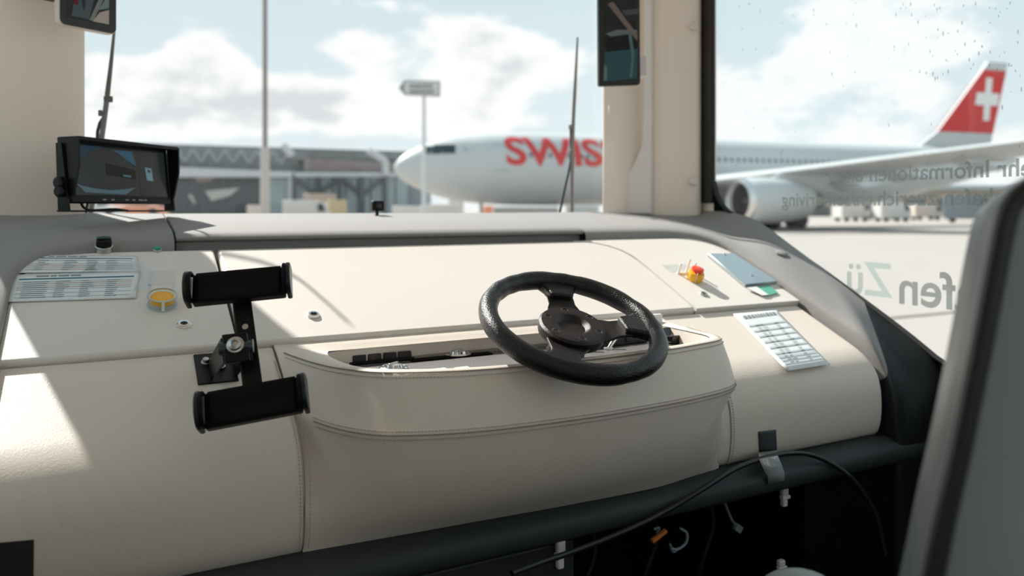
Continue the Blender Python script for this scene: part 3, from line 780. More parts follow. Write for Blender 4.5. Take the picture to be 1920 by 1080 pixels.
# printed sheets
def sheet(name, label, corners, off, rows, header, cols, title=True, pink=(), dark=()):
    p00, p10, p11, p01 = [onS(x, y, off) + SNRM * 0.0022 for x, y in corners]   # far-left, far-right, near-right, near-left
    t = thing(name, label, 'paper', (p00 + p11) / 2)
    def P(u, v, h=0.0): return p00.lerp(p10, u).lerp(p01.lerp(p11, u), v) + SNRM * h
    n = 10
    g = B()
    g.rings([[P(u / n, v / n) for u in range(n + 1)] for v in range(n + 1)], False, False).build('page', paperm, t, solid=0.0008)
    def bars(lst, nm, m):
        bb = B()
        for u0, v0, u1, v1 in lst: bb.add([P(u0, v0, 0.0009), P(u1, v0, 0.0009), P(u1, v1, 0.0009), P(u0, v1, 0.0009)], [(0, 1, 2, 3)])
        if lst: bb.build(nm, m, t, smooth=False, kind='stuff', normals=False)
    if header: bars([(0.08, 0.17, 0.96, 0.22)], 'header_band', teal)
    R = random.Random(len(label))
    v0 = 0.28 if header else 0.24
    lines, sh, tx = [], [], []
    for i in range(rows):
        v = v0 + (0.92 - v0) * i / rows; h = (0.92 - v0) / rows
        (sh if i in pink else lines if i % 2 == 0 or i in dark else []).append((0.08, v + h * 0.1, 0.95, v + h * (0.85 if i in dark else 0.6)))
        for cu in cols:
            w_ = R.uniform(0.06, 0.11); tx.append((cu, v + h * 0.32, cu + w_, v + h * (0.62 if header else 0.55)))
    bars(lines, 'row_shade', mat('row_grey', (0.46, 0.52, 0.55), 0.6)); bars(sh, 'row_shade', pinkm)
    bars([(a, b + 0.0001, c, d) for a, b, c, d in []], 'x', inkm)
    bb = B()
    for u0, a, u1, d in tx: bb.add([P(u0, a, 0.0014), P(u1, a, 0.0014), P(u1, d, 0.0014), P(u0, d, 0.0014)], [(0, 1, 2, 3)])
    if title:
        u = 0.2 if header else 0.14
        while u < (0.55 if header else 0.85):
            w_ = R.uniform(0.04, 0.1); bb.add([P(u, 0.07, 0.0014), P(u + w_, 0.07, 0.0014), P(u + w_, 0.12, 0.0014), P(u, 0.12, 0.0014)], [(0, 1, 2, 3)]); u += w_ + 0.015
    bb.build('printed_text', inkm if header else inkd, t, smooth=False, kind='stuff', normals=False)
    return t
sheet('printed_sheet', 'laminated table sheet lying farther back under the rotary switch', ((50, 480), (256, 482), (262, 511), (24, 514)), 0, 6, True, (0.14, 0.36, 0.55, 0.72), pink=(3, 5))
sheet('printed_sheet', 'laminated table sheet lying nearer beside the yellow button', ((18, 518), (262, 511), (254, 561), (2, 569)), 0, 9, True, (0.12, 0.2, 0.36, 0.55, 0.75), pink=(1, 3))
sheet('printed_sheet', 'white paper list taped across the edge of the fascia', ((1373, 589), (1452, 579), (1556, 684), (1475, 697)), -0.012, 14, False, (0.22, 0.34, 0.66), dark=(11, 12, 13))
# clear sleeve edges over the sheets
q = [onS(x, y) + SNRM * 0.004 for x, y in ((180, 497), (262, 492), (288, 505), (284, 545), (250, 548), (268, 520), (262, 512), (150, 515))]
B().prism(q, SNRM * 0.0006).build('clear_sleeve', glass_mat('film', (0.97, 0.98, 0.98), 1.0), label='crinkled clear plastic sleeve overlapping the laminated sheets', cat='sleeve')

# ------------------------------------------------------------------ tape, cable, patch
def padpoint(px, py):                           # pixel on the padded fascia's front
    best = None
    for a, c in zip(PADP[:-1], PADP[1:]):
        r = ray(px, py); n_ = V((0, (c - a).z, -(c - a).y)); den = r.dot(n_)
        if abs(den) < 1e-9: continue
        q = r * (a.dot(n_) / den)
        if min(a.z, c.z) - 1e-4 <= q.z <= max(a.z, c.z) + 1e-4 and (best is None or q.length < best.length): best = q
    return best or atY(px, py, 1.182)
t = thing('gaffer_tape', 'dark grey tape strip stuck to the fascia edge above the silver tape', 'tape', padpoint(1438, 846))
def pad_patch(cs, n=8, off=0.0016):
    return [[padpoint(*[((cs[0][k] * (1 - i) + cs[1][k] * i) * (1 - j) + (cs[3][k] * (1 - i) + cs[2][k] * i) * j) for k in (0, 1)]) - YA * off for i in (0, 0.5, 1)] for j in [q / n for q in range(n + 1)]]
B().rings(pad_patch(((1421, 809), (1454, 805), (1456, 844), (1423, 848))), False, False).build('strip', gaffer, t, solid=0.0008)
RY = 1.142
rows_ = []
for (xa, ya, xb, yb, y_) in ((1422, 848, 1457, 844, 1.176), (1424, 862, 1459, 856, 1.136), (1432, 880, 1466, 872, 1.134), (1440, 893, 1471, 886, 1.138), (1440, 908, 1471, 901, 1.142)):
    rows_.append([atY(xa, ya, y_), atY((xa + xb) / 2, (ya + yb) / 2, y_ - 0.0015), atY(xb, yb, y_)])
B().rings(rows_, False, False).build('silver_tape', silvert, label='crumpled silver tape holding the black cable to the rail', cat='tape', solid=0.0008, angle=10)
cp = [atY(960, 1075, 1.09), atY(1010, 1056, 1.10), atY(1080, 1032, 1.12), atY(1180, 992, 1.125), atY(1250, 957, 1.13), atY(1320, 915, 1.13), atY(1380, 878, 1.14), atY(1436, 858, 1.145), atY(1480, 850, 1.15), atY(1520, 853, 1.15), atY(1560, 870, 1.14), atY(1600, 900, 1.12), atY(1640, 960, 1.11), atY(1660, 1040, 1.10)]
B().tube(cr(cp, 60), 0.0052, 10).build('black_cable', mat('cable_black', (0.010, 0.011, 0.012), 0.4), label='black cable hanging along the rail under the silver tape', cat='cable')
q = [padpoint(x, y) - YA * 0.0015 for x, y in ((-40, 1020), (64, 1011), (64, 1130), (-40, 1140))]
q = [V((p.x, 1.1805, p.z)) for p in q]
B().prism(q, YA * 0.001).build('dark_patch', mat('patch_black', (0.014, 0.013, 0.012), 0.6), label='black square patch low on the shaded fascia', cat='patch', smooth=False)

# ------------------------------------------------------------------ service bay wiring
def clip(px, py, y, h, label):
    c = atY(px, py, y)
    t = thing('panel_clip', label, 'clip', c)
    B().obox(c, XA, YA, ZA, (-0.008, 0.009), (-0.006, 0.006), (h * 0.05, h * 0.5)).build('head', white, t, bevel=0.003)
    B().obox(c, XA, YA, ZA, (-0.011, 0.012), (-0.008, 0.004), (-h * 0.12, h * 0.06)).build('flange', white, t, bevel=0.002)
    B().obox(c, XA, YA, ZA, (-0.007, 0.006), (-0.006, 0.006), (-h * 0.5, -h * 0.1)).build('foot', white, t, bevel=0.003)
clip(1050, 1038, 1.16, 0.052, 'white plastic clip at the edge of the closed access cover')
clip(1470, 930, 1.19, 0.044, 'white plastic clip hanging under the silver tape')
clip(1464, 1062, 1.19, 0.028, 'white plastic clip low in the open bay')
t = thing('wire_connector', 'grey connector dangling on its wires in the open bay', 'connector', atY(1382, 985, 1.25))
c = atY(1383, 990, 1.25)
B().obox(c, V((0.8, 0, -0.6)), YA, V((0.6, 0, 0.8)), (-0.010, 0.010), (-0.006, 0.006), (-0.008, 0.008)).build('plug', mat('plug_grey', (0.22, 0.28, 0.30), 0.5), t, bevel=0.002)
B().tube(cr([c + V((-0.004, 0, 0.006)), c + V((-0.016, 0, 0.02)), c + V((-0.020, 0.01, 0.04)), c + V((-0.03, 0.05, 0.12))], 16), 0.003, 8).build('wire', mat('wire_grey', (0.16, 0.20, 0.22), 0.5), t)
t = thing('orange_connector', 'orange connector bar among the wires of the open bay', 'connector', atY(1236, 1003, 1.25))
a, c = atY(1222, 1015, 1.25), atY(1248, 995, 1.25)
B().tube([a, c], 0.006, 8).build('bar', orange, t)
for i, pts in enumerate(([(1275, 990), (1288, 1000), (1286, 1018), (1270, 1030), (1258, 1028)], [(1256, 1020), (1262, 1034), (1272, 1028)], [(1230, 1000), (1236, 990), (1226, 992)])):
    B().tube(cr([atY(x, y, 1.25 + 0.01 * i) for x, y in pts], 18), 0.003, 8).build('wire', mat('wire_pale', (0.30, 0.38, 0.42), 0.4), label=('curled pale wire beside the orange connector', 'short looped pale wire under the curled wire', 'short pale wire end above the orange connector')[i], cat='wire')
for i, (p, q_, lb) in enumerate((((1145, 990), (1190, 976), 'pair of copper strips under the rail near the access cover'), ((1403, 929), (1420, 923), 'short copper strips under the rail near the hanging clip'))):
    a, c = atY(*p, 1.20), atY(*q_, 1.20)
    t = thing('copper_strip', lb, 'copper strip', a)
    for k in (0, 1):
        B().tube([a + ZA * 0.005 * k, c + ZA * 0.003 * k], 0.0018, 6).build('strand', copper, t)
for i, lb in enumerate(('black loom cable in the dark bay nearest the access cover', 'black loom cable in the dark bay behind the orange connector', 'black loom cable in the dark bay nearest the hanging clip')):
    x0 = 0.86 + 0.16 * i
    B().tube(cr([V((x0, 1.36, -0.60)), V((x0 + 0.03, 1.33, -0.70)), V((x0 - 0.02, 1.32, -0.82)), V((x0 + 0.05, 1.34, -1.0)), V((x0 + 0.02, 1.40, -1.085))], 20), 0.007, 8).build('loom_cable', mat('loom', (0.006, 0.0065, 0.008), 0.45, spec=0.2), label=lb, cat='cable', group='loom cables in the service bay')

# ------------------------------------------------------------------ monitor on its stand
ML, MR = V((-0.074, 1.905, 0)), V((0.137, 2.122, 0))
md = (MR - ML).normalized(); mn = md.cross(ZA).normalized()
if mn.y > 0: mn = -mn
mu = (ZA * 0.985 + mn * -0.10).normalized()
mw = (MR - ML).length
mon = thing('rear_view_monitor', 'black hooded monitor on a stand showing a round camera view', 'monitor', (ML + MR) / 2 + V((0, 0, -0.02)))
MZ0, MZ1 = 0.012, 0.158
mo = ML + V((0, 0, 0))
def mpnt(u, v, n_=0.0): return mo + md * mw * u + ZA * (MZ0 + (MZ1 - MZ0) * v) + (mu - ZA) * ((MZ1 - MZ0) * v) + mn * n_
def mquad(us, vs, n0, n1, b): b.hexa([mpnt(u, v, n_) for n_ in (n0, n1) for u, v in ((us[0], vs[0]), (us[1], vs[0]), (us[1], vs[1]), (us[0], vs[1]))])
b = B(); mquad((0, 1), (0, 1), -0.028, 0.0, b); b.build('housing', blackm, mon, bevel=0.004)
b = B(); mquad((0.0, 1.0), (0.94, 1.0), 0.0, 0.035, b); b.build('hood', blackm, mon, bevel=0.002)
for u in ((-0.012, 0.004), (0.996, 1.012)):
    b = B(); b.prism([mpnt(u[0], 0.1, 0.0), mpnt(u[0], 0.98, 0.0), mpnt(u[0], 0.98, 0.035), mpnt(u[0], 0.55, 0.030), mpnt(u[0], 0.1, 0.008)], md * mw * (u[1] - u[0])); b.build('hood_side', blackm, mon)
b = B(); b.add([mpnt(u, v, 0.001) for u, v in ((0.04, 0.13), (0.955, 0.13), (0.955, 0.90), (0.04, 0.90))], [(0, 1, 2, 3)])
scr = b.build('screen', mat('screen_dark', (0.014, 0.017, 0.019), 0.18, emit=0.3), mon, smooth=False)
def print_poly(pts, m, h, parent, name='picture'):
    b = B(); b.add([mpnt(u, v, h) for u, v in pts], [tuple(range(len(pts)))]); return b.build(name, m, parent, smooth=False)
sE = lambda nm, c, e=0.8: mat(nm, tuple(k * 0.75 for k in c) if c else 0, 0.22, spec=0.3, emit=e * 0.45)
arc = [(0.04 + 0.60 * (0.5 - 0.52 * math.cos(a)) * 1.0, 0.30 + 0.58 * math.sin(a)) for a in [math.pi * k / 20 for k in range(21)]]
print_poly([(max(0.045, u), min(0.89, v)) for u, v in arc], sE('scr_grey', (0.030, 0.035, 0.037), 0.8), 0.0016, scr)
print_poly([(0.045, 0.30), (0.12, 0.17), (0.5, 0.15), (0.61, 0.27), (0.5, 0.235), (0.35, 0.215), (0.2, 0.235), (0.10, 0.27)], sE('scr_teal', (0.08, 0.15, 0.18)), 0.0022, scr)
print_poly([(0.40, 0.86), (0.60, 0.86), (0.63, 0.62), (0.55, 0.70), (0.47, 0.80)], sE('scr_blue', (0.03, 0.11, 0.17)), 0.0022, scr)
print_poly([(0.045, 0.89), (0.32, 0.89), (0.2, 0.83), (0.08, 0.66), (0.045, 0.60)], sE('scr_navy', (0.015, 0.05, 0.085)), 0.0022, scr)
print_poly([(0.66, 0.145), (0.95, 0.145), (0.95, 0.885), (0.66, 0.885)], sE('scr_slate', (0.027, 0.033, 0.036)), 0.0014, scr)
print_poly([(0.33, 0.46), (0.62, 0.40), (0.62, 0.56), (0.33, 0.64)], sE('scr_black', (0.006, 0.007, 0.008)), 0.0024, scr)
print_poly([(0.49, 0.445), (0.57, 0.43), (0.57, 0.46), (0.49, 0.475)], sE('scr_cyan', (0.07, 0.16, 0.20)), 0.0028, scr)
print_poly([(0.735, 0.40), (0.805, 0.385), (0.795, 0.60), (0.725, 0.615)], sE('scr_pale', (0.16, 0.27, 0.33)), 0.0022, scr)
print_poly([(0.752, 0.53), (0.785, 0.525), (0.775, 0.575), (0.748, 0.58)], sE('scr_navy', 0), 0.0026, scr)
for i, u in enumerate((0.28, 0.36, 0.50, 0.57, 0.635, 0.69)):
    b = B(); mquad((u, u + (0.03 if i != 4 else 0.045)), (0.055, 0.075), 0.0, 0.0012, b); b.build('button', mat('icon_grey', (0.30, 0.30, 0.30), 0.5), mon)
# U bracket and knob
for u in (-0.035, 1.02):
    b = B(); b.prism([mpnt(u, 0.9, -0.020), mpnt(u, 0.9, -0.004), mpnt(u + 0.01, -0.11, -0.002), mpnt(u + 0.01, -0.11, -0.032)], md * 0.006); b.build('bracket_arm', blackm, mon, bevel=0.001)
b = B(); mquad((-0.035, 1.04), (-0.125, -0.10), -0.032, -0.002, b); b.build('bracket_base', blackm, mon, bevel=0.001)
for v in (0.18, 0.31):
    c = mpnt(-0.035, v, -0.012); b = B(); b.lathe(c, -md, [(0.011, 0), (0.013, 0.003), (0.013, 0.010), (0.009, 0.013), (0, 0.013)], 10); b.build('knob', blackm, mon)
B().tube(cr([mpnt(0.12, 0.02, -0.012), mpnt(0.14, -0.06, -0.012), mpnt(0.22, -0.10, -0.012), mpnt(0.42, -0.085, -0.012), mpnt(0.56, -0.11, -0.012)], 24), 0.0028, 8).build('cable', blackm, mon)

# ------------------------------------------------------------------ hanging display (upper corner) and mirror display on the pillar
def tilted(name, label, cat, bl, br, h, th, rad, mbody, mface, inset, lean=0.0):
    d = (br - bl).normalized(); n_ = d.cross(ZA).normalized()
    if n_.y > 0: n_ = -n_
    up = (ZA - n_ * lean).normalized(); w_ = (br - bl).length
    ctr = (bl + br) / 2 + up * h / 2
    t = thing(name, label, cat, ctr - up * h / 2)
    B().prism(frame_pts(ctr, d, up, rrect(w_, h, rad)), -n_ * th).build('housing', mbody, t, bevel=0.003, seg=3)
    B().prism(frame_pts(ctr + n_ * 0.0012, d, up, rrect(w_ * 0.965, h - w_ * 0.035, rad * 0.8)), -n_ * 0.001).build('bezel', mat('bezel_black', (0.016, 0.017, 0.018), 0.3), t)
    def P(u, v, k): return bl + d * w_ * u + up * h * v + n_ * (0.0016 + k)
    sc_ = B().add([P(inset, inset * w_ / h * 1.15, 0), P(1 - inset, inset * w_ / h * 1.15, 0), P(1 - inset, 1 - inset * w_ / h, 0), P(inset, 1 - inset * w_ / h, 0)], [(0, 1, 2, 3)]).build('screen', mface, t, smooth=False)
    def pic(pts, m, k=0.0008): return B().add([P(u, v, k) for u, v in pts], [tuple(range(len(pts)))]).build('picture', m, sc_, smooth=False)
    return t, pic, d, n_, up
zb = 0.4215
bl = atD(110, 45, 1.75); br = atD(219, 67, 1.86); br.z = bl.z = (bl.z + br.z) / 2
t, pic, d, n_, up = tilted('hanging_display', 'tilted dark display with pale edge hanging at the top of the pillar', 'display', bl, br, 0.19, 0.022, 0.016, mat('display_shell', (0.60, 0.54, 0.46), 0.4), sE('dsp_dark', (0.020, 0.022, 0.024), 0.5), 0.13)
pic([(0.2, 0.13), (0.5, 0.13), (0.62, 0.5), (0.3, 0.55)], sE('dsp_slate', (0.05, 0.07, 0.08)))
pic([(0.56, 0.115), (0.85, 0.115), (0.85, 0.30), (0.68, 0.24)], sE('dsp_beige', (0.30, 0.27, 0.24)))
pic([(0.50, 0.12), (0.57, 0.12), (0.80, 0.5), (0.72, 0.5)], sE('dsp_greybar', (0.15, 0.16, 0.15)), 0.0014)
pic([(0.66, 0.27), (0.85, 0.32), (0.85, 0.5), (0.78, 0.42)], sE('dsp_teal', (0.12, 0.17, 0.17)), 0.0011)
pic([(0.24, 0.28), (0.31, 0.28), (0.31, 0.42), (0.24, 0.42)], sE('dsp_red', (0.09, 0.008, 0.012)), 0.0016)
pic([(0.40, 0.22), (0.44, 0.30), (0.40, 0.42), (0.36, 0.40)], sE('dsp_navy', (0.012, 0.022, 0.03)), 0.0018)
B().obox(bl + up * 0.1 - n_ * 0.03, d, up, n_, (-0.05, 0.03), (-0.03, 0.03), (-0.06, 0.01)).build('mount_arm', blackm, t, bevel=0.004)
bl = atD(1124, 161, 2.17); br = atD(1201, 158, 2.19)
t, pic, d, n_, up = tilted('mirror_display', 'tall black framed mirror display on the pillar beside the wiper', 'display', bl, br, 0.38, 0.024, 0.006, blackm, sE('mir_dark', (0.018, 0.020, 0.022), 0.6), 0.10, 0.02)
def mp2(px, py):
    r = ray(px, py); q = r * (bl.dot(n_) / r.dot(n_)) - bl
    return (q.dot(d) / (br - bl).length, q.dot(up) / 0.38)
pic([mp2(x, y) for x, y in ((1130, 98), (1192, 96), (1193, 152), (1130, 154))], sE('mir_teal', (0.018, 0.060, 0.066), 0.9))
pic([mp2(x, y) for x, y in ((1130, 62), (1190, 58), (1191, 96), (1134, 98))], sE('mir_black', (0.007, 0.010, 0.012), 0.7))
pic([mp2(x, y) for x, y in ((1129, 64), (1150, 58), (1188, 60), (1190, 66), (1140, 70))], sE('mir_grey', (0.10, 0.12, 0.12), 0.8), 0.0014)
pic([mp2(x, y) for x, y in ((1130, 8), (1140, 4), (1190, 70), (1190, 82))], sE('mir_brown', (0.13, 0.10, 0.085), 0.9), 0.0017)
pic([mp2(x, y) for x, y in ((1158, 22), (1190, 20), (1190, 30), (1165, 32))], sE('mir_slate', (0.05, 0.055, 0.055), 0.9), 0.0014)
pic([mp2(x, y) for x, y in ((1172, 66), (1178, 64), (1186, 110), (1184, 150), (1179, 150), (1181, 112))], sE('mir_line', (0.06, 0.11, 0.11), 0.9), 0.0019)
pic([mp2(x, y) for x, y in ((1130, 120), (1136, 128), (1137, 152), (1131, 152))], sE('mir_line2', (0.09, 0.13, 0.13), 0.9), 0.0014)
B().obox(br + up * 0.055 - n_ * 0.024, d, up, n_, (-0.01, 0.03), (-0.03, 0.03), (-0.06, 0.004)).build('mount_arm', mat('cream_plastic', 0), t, bevel=0.004)

# small camera standing on the ledge
c = atY(707, 386, 2.16)
t = thing('dash_camera', 'tiny black camera standing on the ledge behind the windshield', 'camera', V((c.x, c.y, -0.018)))
B().box(V((c.x, c.y, c.z)), (0.036, 0.03, 0.030)).build('body', blackm, t, bevel=0.005, seg=3)
B().cyl(V((c.x, c.y, -0.022)), V((c.x, c.y, c.z)), 0.005, None, 12).build('stand', blackm, t)
B().lathe(V((c.x, c.y - 0.015, c.z)), -YA, [(0.009, 0), (0.009, 0.003), (0.006, 0.004), (0, 0.004)], 16).build('lens', mat('gloss_black', 0), t)

# ------------------------------------------------------------------ wipers outside the windshield
def wiper(label, pts_blade, pts_arm, yy, clips=()):
    a = [atY(x, y, yy) for x, y in pts_blade]
    t = thing('wiper', label, 'wiper', V((a[-1].x, yy, min(p.z for p in a) - 0.005)))
    B().tube(cr(a, 24), [0.0035 + 0.003 * min(1, k / 8) for k in range(24)], 8).build('blade', mat('wiper_grey', (0.13, 0.12, 0.11), 0.4), t)
    B().tube(cr([atY(x, y, yy + 0.01) for x, y in pts_arm], 16), 0.0042, 8).build('arm', blackm, t)
    for x, y, w_ in clips:
        c = atY(x, y, yy); B().box(c, (w_, 0.012, 0.016)).build('clamp', mat('wiper_clamp', (0.10, 0.10, 0.10), 0.5), t, bevel=0.002)
    return t
wiper('thin upright wiper in front of the red airliner lettering', [(1083, 70), (1079, 150), (1075, 230), (1073, 320), (1073, 402)], [(1070, 240), (1070, 300), (1060, 350), (1049, 402)], 2.32, [(1070, 238, 0.012), (1071, 285, 0.014)])
wiper('leaning wiper rising behind the hooded monitor', [(214, 60), (208, 120), (201, 180), (192, 250), (170, 402)], [(205, 150), (196, 215), (184, 240), (180, 300), (160, 402)], 2.32, [(203, 186, 0.022), (188, 212, 0.010)])

# ------------------------------------------------------------------ foreground seat
seat = thing('driver_seat', 'grey leather seat with black piping in the near foreground', 'seat', V((0.62, 0.32, FLOOR)))
SP = atD(1790, 620, 0.56)
sn_ = (W(0, -1) * 0.93 + W(-1, 0) * 0.28 + ZA * 0.10).normalized()
sxx = ZA.cross(sn_).normalized(); suu = sn_.cross(sxx).normalized()
def onSeat(px, py, k=0.0):
    r = ray(px, py); q = SP + sn_ * k
    return r * (q.dot(sn_) / r.dot(sn_))
left = [(1990, 312), (1945, 320), (1905, 338), (1870, 362), (1850, 392), (1836, 450), (1818, 545), (1800, 640), (1780, 740), (1755, 860), (1730, 970), (1706, 1090), (1680, 1220), (1650, 1400)]
lft = cr([onSeat(p[0] + 34, p[1]) for p in left], 40)
ctr_x = SP + sxx * 0.33
right = [p + sxx * (2 * (ctr_x - p).dot(sxx)) for p in lft][::-1]
outl = lft + right
def inset_l(pts, d):
    c = sum(pts, V((0, 0, 0))) / len(pts)
    out = []
    n = len(pts)
    for i, p in enumerate(pts):
        t_ = (pts[(i + 1) % n] - pts[i - 1]).normalized(); q = sn_.cross(t_).normalized()
        if q.dot(c - p) < 0: q = -q
        out.append(p + q * d)
    return out
rws = [outl, [p + sn_ * 0.0 for p in inset_l(outl, 0.006)], [p + sn_ * 0.010 for p in inset_l(outl, 0.022)], [p + sn_ * 0.018 for p in inset_l(outl, 0.055)], [p + sn_ * 0.022 for p in inset_l(outl, 0.10)]]
b = B(); b.rings(rws[::-1], True, False)
b.f.append(tuple(range(len(outl)))[::-1])
greyl = mat('grey_seat_leather', (0.215, 0.262, 0.265), 0.38, spec=0.5, bump=0.15, bscale=350)
b.build('backrest_face', greyl, seat, angle=60)
b = B(); b.rings([outl, [p - sn_ * 0.03 for p in inset_l(outl, -0.004)], [p - sn_ * 0.08 for p in inset_l(outl, 0.0)], [p - sn_ * 0.10 for p in inset_l(outl, 0.03)]])
b.build('backrest_shell', mat('seat_shell', (0.21, 0.235, 0.235), 0.35), seat, angle=60)
B().tube(inset_l(outl, 0.003), 0.0075, 8, True).build('piping', mat('piping_black', (0.006, 0.007, 0.008), 0.4), seat)
base = V((seat.location.x + 0.1, seat.location.y, FLOOR))
B().span((base.x - 0.25, base.y - 0.25, -0.80), (base.x + 0.3, base.y + 0.05, -0.62)).build('seat_cushion', greyl, seat, bevel=0.05, seg=4)
B().cyl(V((base.x, base.y - 0.1, FLOOR)), V((base.x, base.y - 0.1, -0.78)), 0.16, 0.09, 24).build('pedestal', blackm, seat)
# rounded grey armrest end at the lower edge
c = atD(1500, 1124, 0.95)
B().sphere(c, (0.055, 0.05, 0.032), 20, 12).build('armrest_end', greyl, seat)

# ------------------------------------------------------------------ lettering and drops on the side window
def letter(body, size, p_end, m, name, offset=0.0):     # text along +Y on the glass, ending at p_end
    me = text_mesh(body, size, offset)
    xs = [v.co.x for v in me.vertices]; x1 = max(xs)
    b = B(); b.v = [V((XR + 0.0105, p_end.y - (x1 - v.co.x), p_end.z + v.co.y)) for v in me.vertices]
    b.f = [tuple(p.vertices) for p in me.polygons]
    bpy.data.meshes.remove(me)
    return b.build(name, m, w2, smooth=False)
XG = XR + 0.0105
def film_mat(name, col, a):
    m = bpy.data.materials.new(name); m.use_nodes = True; nt = m.node_tree; nt.nodes.clear(); N = nt.nodes.new; L = nt.links.new
    t_ = N('ShaderNodeBsdfTransparent'); tr = N('ShaderNodeBsdfTranslucent'); tr.inputs[0].default_value = (*col, 1)
    df = N('ShaderNodeBsdfDiffuse'); df.inputs[0].default_value = (*col, 1)
    m0 = N('ShaderNodeMixShader'); m0.inputs[0].default_value = 0.5; L(tr.outputs[0], m0.inputs[1]); L(df.outputs[0], m0.inputs[2])
    m1 = N('ShaderNodeMixShader'); m1.inputs[0].default_value = a; L(t_.outputs[0], m1.inputs[1]); L(m0.outputs[0], m1.inputs[2])
    o = N('ShaderNodeOutputMaterial'); L(m1.outputs[0], o.inputs[0]); MATS[name] = m; return m
fgrey = film_mat('grey_film', (0.26, 0.29, 0.28), 0.75)
fgreen = film_mat('mint_film', (0.55, 0.72, 0.66), 0.6)
letter('mehr Informationen unter', 0.056, atX(1548, 343, XG), fgrey, 'window_lettering', 0.001)
letter('flughafen-zuerich.ch/self-driving', 0.056, atX(1466, 386, XG), fgrey, 'window_lettering', 0.001)
pz_ = atX(1588, 548, XG)
letter('Z\u00fc', 0.125, pz_, fgreen, 'window_lettering', 0.002)
letter('Flughafen', 0.125, atX(1686, 568, XG), fgrey, 'window_lettering', 0.002)
b = B(); R = random.Random(11)
for i in range(120):
    px, py = R.uniform(1345, 1915), 5 + 330 * R.random() ** 1.6
    if R.random() < 0.45: px = R.uniform(1700, 1915); py = R.uniform(5, 150)
    c = atX(px, py, XR + 0.0095); s_ = R.uniform(0.0012, 0.0032)
    b.sphere(c, (0.0012, s_ * 0.7, s_ * R.uniform(1.0, 2.2)), 7, 5)
b.build('water_drops', mat('drop', (0.30, 0.40, 0.45), 0.1, spec=0.5, alpha=0.28), w2, kind='stuff')

# ------------------------------------------------------------------ unseen shade pod on the outside of the roof corner (added and shaped to cast the shadow on the panels)
def toward_sun(p, k): return V(p) + TO_SUN * k
blocker = thing('shade_blocker', 'unseen bracket added outside the windshield corner to shade the panels', 'shade blocker', V((-0.2, 2.5, TOP)))
def shade_pt(px, py, k, off=0.0): return toward_sun(onS(px, py, off), k)
yq = 2.47
def at_front(p, y): p = V(p); return p + TO_SUN * ((y - p.y) / TO_SUN.y)
ed = [at_front(onS(x, y), yq) for x, y in ((300, 465), (345, 480), (402, 506), (454, 564), (500, 606), (545, 645))]
ed = cr(ed, 12)
poly = ed + [ed[-1] + V((0.05, 0, 0.2)), V((-0.41, yq, ed[-1].z + 0.2)), V((-0.41, yq, 0.10)), V((-0.125, yq, 0.10)), V((-0.125, yq, ed[0].z - 0.06))]
B().prism(poly, V((0, 0.04, 0))).build('bracket', blackm, blocker, bevel=0.004)  # edge traced back from the panel shadow, lower part keeps sun off the ledge
B().cyl(V((-0.15, yq + 0.02, ed[-1].z + 0.1)), V((-0.15, yq - 0.12, ed[-1].z + 0.16)), 0.06, 0.05, 20).build('blocker_head', blackm, blocker)
rod = [at_front(onS(x, y), 2.52) for x, y in ((405, 476), (430, 478), (500, 494), (555, 520), (600, 556), (655, 606))]
B().tube(cr(rod, 24), 0.0042, 8).build('cable', blackm, blocker)  # unseen rod added to cast the thin curved shadow on the panel

# ------------------------------------------------------------------ the apron outside
GZ = -EYE
conc = mat('apron_concrete', (0.36, 0.325, 0.295), 0.8, var=0.10, vscale=0.12)
b = B(); g0 = [W(-350, 4, GZ), W(350, 4, GZ), W(700, 900, GZ), W(-700, 900, GZ)]
b.add([V((-600, -60, GZ)), V((700, -60, GZ)), V((700, 900, GZ)), V((-600, 900, GZ))], [(0, 1, 2, 3)])
apron = b.build('ground', conc, label='pale concrete airport apron', cat='ground', kind='structure', smooth=False, normals=False)
line = mat('apron_line', (0.16, 0.13, 0.11), 0.9)
def stripe(p, q, w_, nm, m, par=None):
    p = V(p); q = V(q); d = (q - p).normalized(); s_ = ZA.cross(d) * w_ / 2
    return B().prism([p - s_, q - s_, q + s_, p + s_], V((0, 0, 0.012))).build(nm, m, apron, smooth=False)
def gp(px, py): return atZ(px, py, GZ)
stripe(gp(1480, 440), gp(1930, 433), 0.9, 'dark_joint', line)
stripe(gp(1640, 600), gp(1960, 570), 0.10, 'dark_joint', line)
stripe(gp(1540, 425), gp(1930, 420), 0.5, 'dark_joint', line)

# airliner: frame along its axis
NOSE = W(-8.95, 58.0)
AX = W(0.948, 0.317).normalized(); AP = W(0.317, -0.948).normalized()
def ac(s_, lat, z): return NOSE + AX * s_ + AP * lat + ZA * z
plane = thing('airliner', 'white airliner with red lettering and red tail parked on the apron', 'airliner', ac(30, 0, GZ))
acw = mat('aircraft_white', (0.54, 0.56, 0.56), 0.4, spec=0.4)
acg = mat('aircraft_grey', (0.42, 0.44, 0.45), 0.4)
acred = mat('livery_red', (0.62, 0.025, 0.02), 0.4)
acblk = mat('aircraft_glass', (0.012, 0.028, 0.035), 0.15)
SEC = [(0, 3.10, 3.05), (0.25, 3.62, 2.62), (0.9, 4.20, 2.05), (2.1, 4.82, 1.45), (3.6, 5.38, 0.95), (5.5, 5.76, 0.58), (7.8, 5.98, 0.38), (11, 6.10, 0.30), (20, 6.10, 0.30), (42, 6.10, 0.30), (47, 6.10, 0.85), (53, 6.08, 2.0), (58, 5.95, 3.2), (62, 5.6, 4.3), (63.4, 5.2, 4.7)]
sp = cr([V(p) for p in SEC], 120)
def sec_at(s_):
    for a, c in zip(sp[:-1], sp[1:]):
        if a.x <= s_ <= c.x: return a.lerp(c, (s_ - a.x) / max(c.x - a.x, 1e-6))
    return sp[-1]
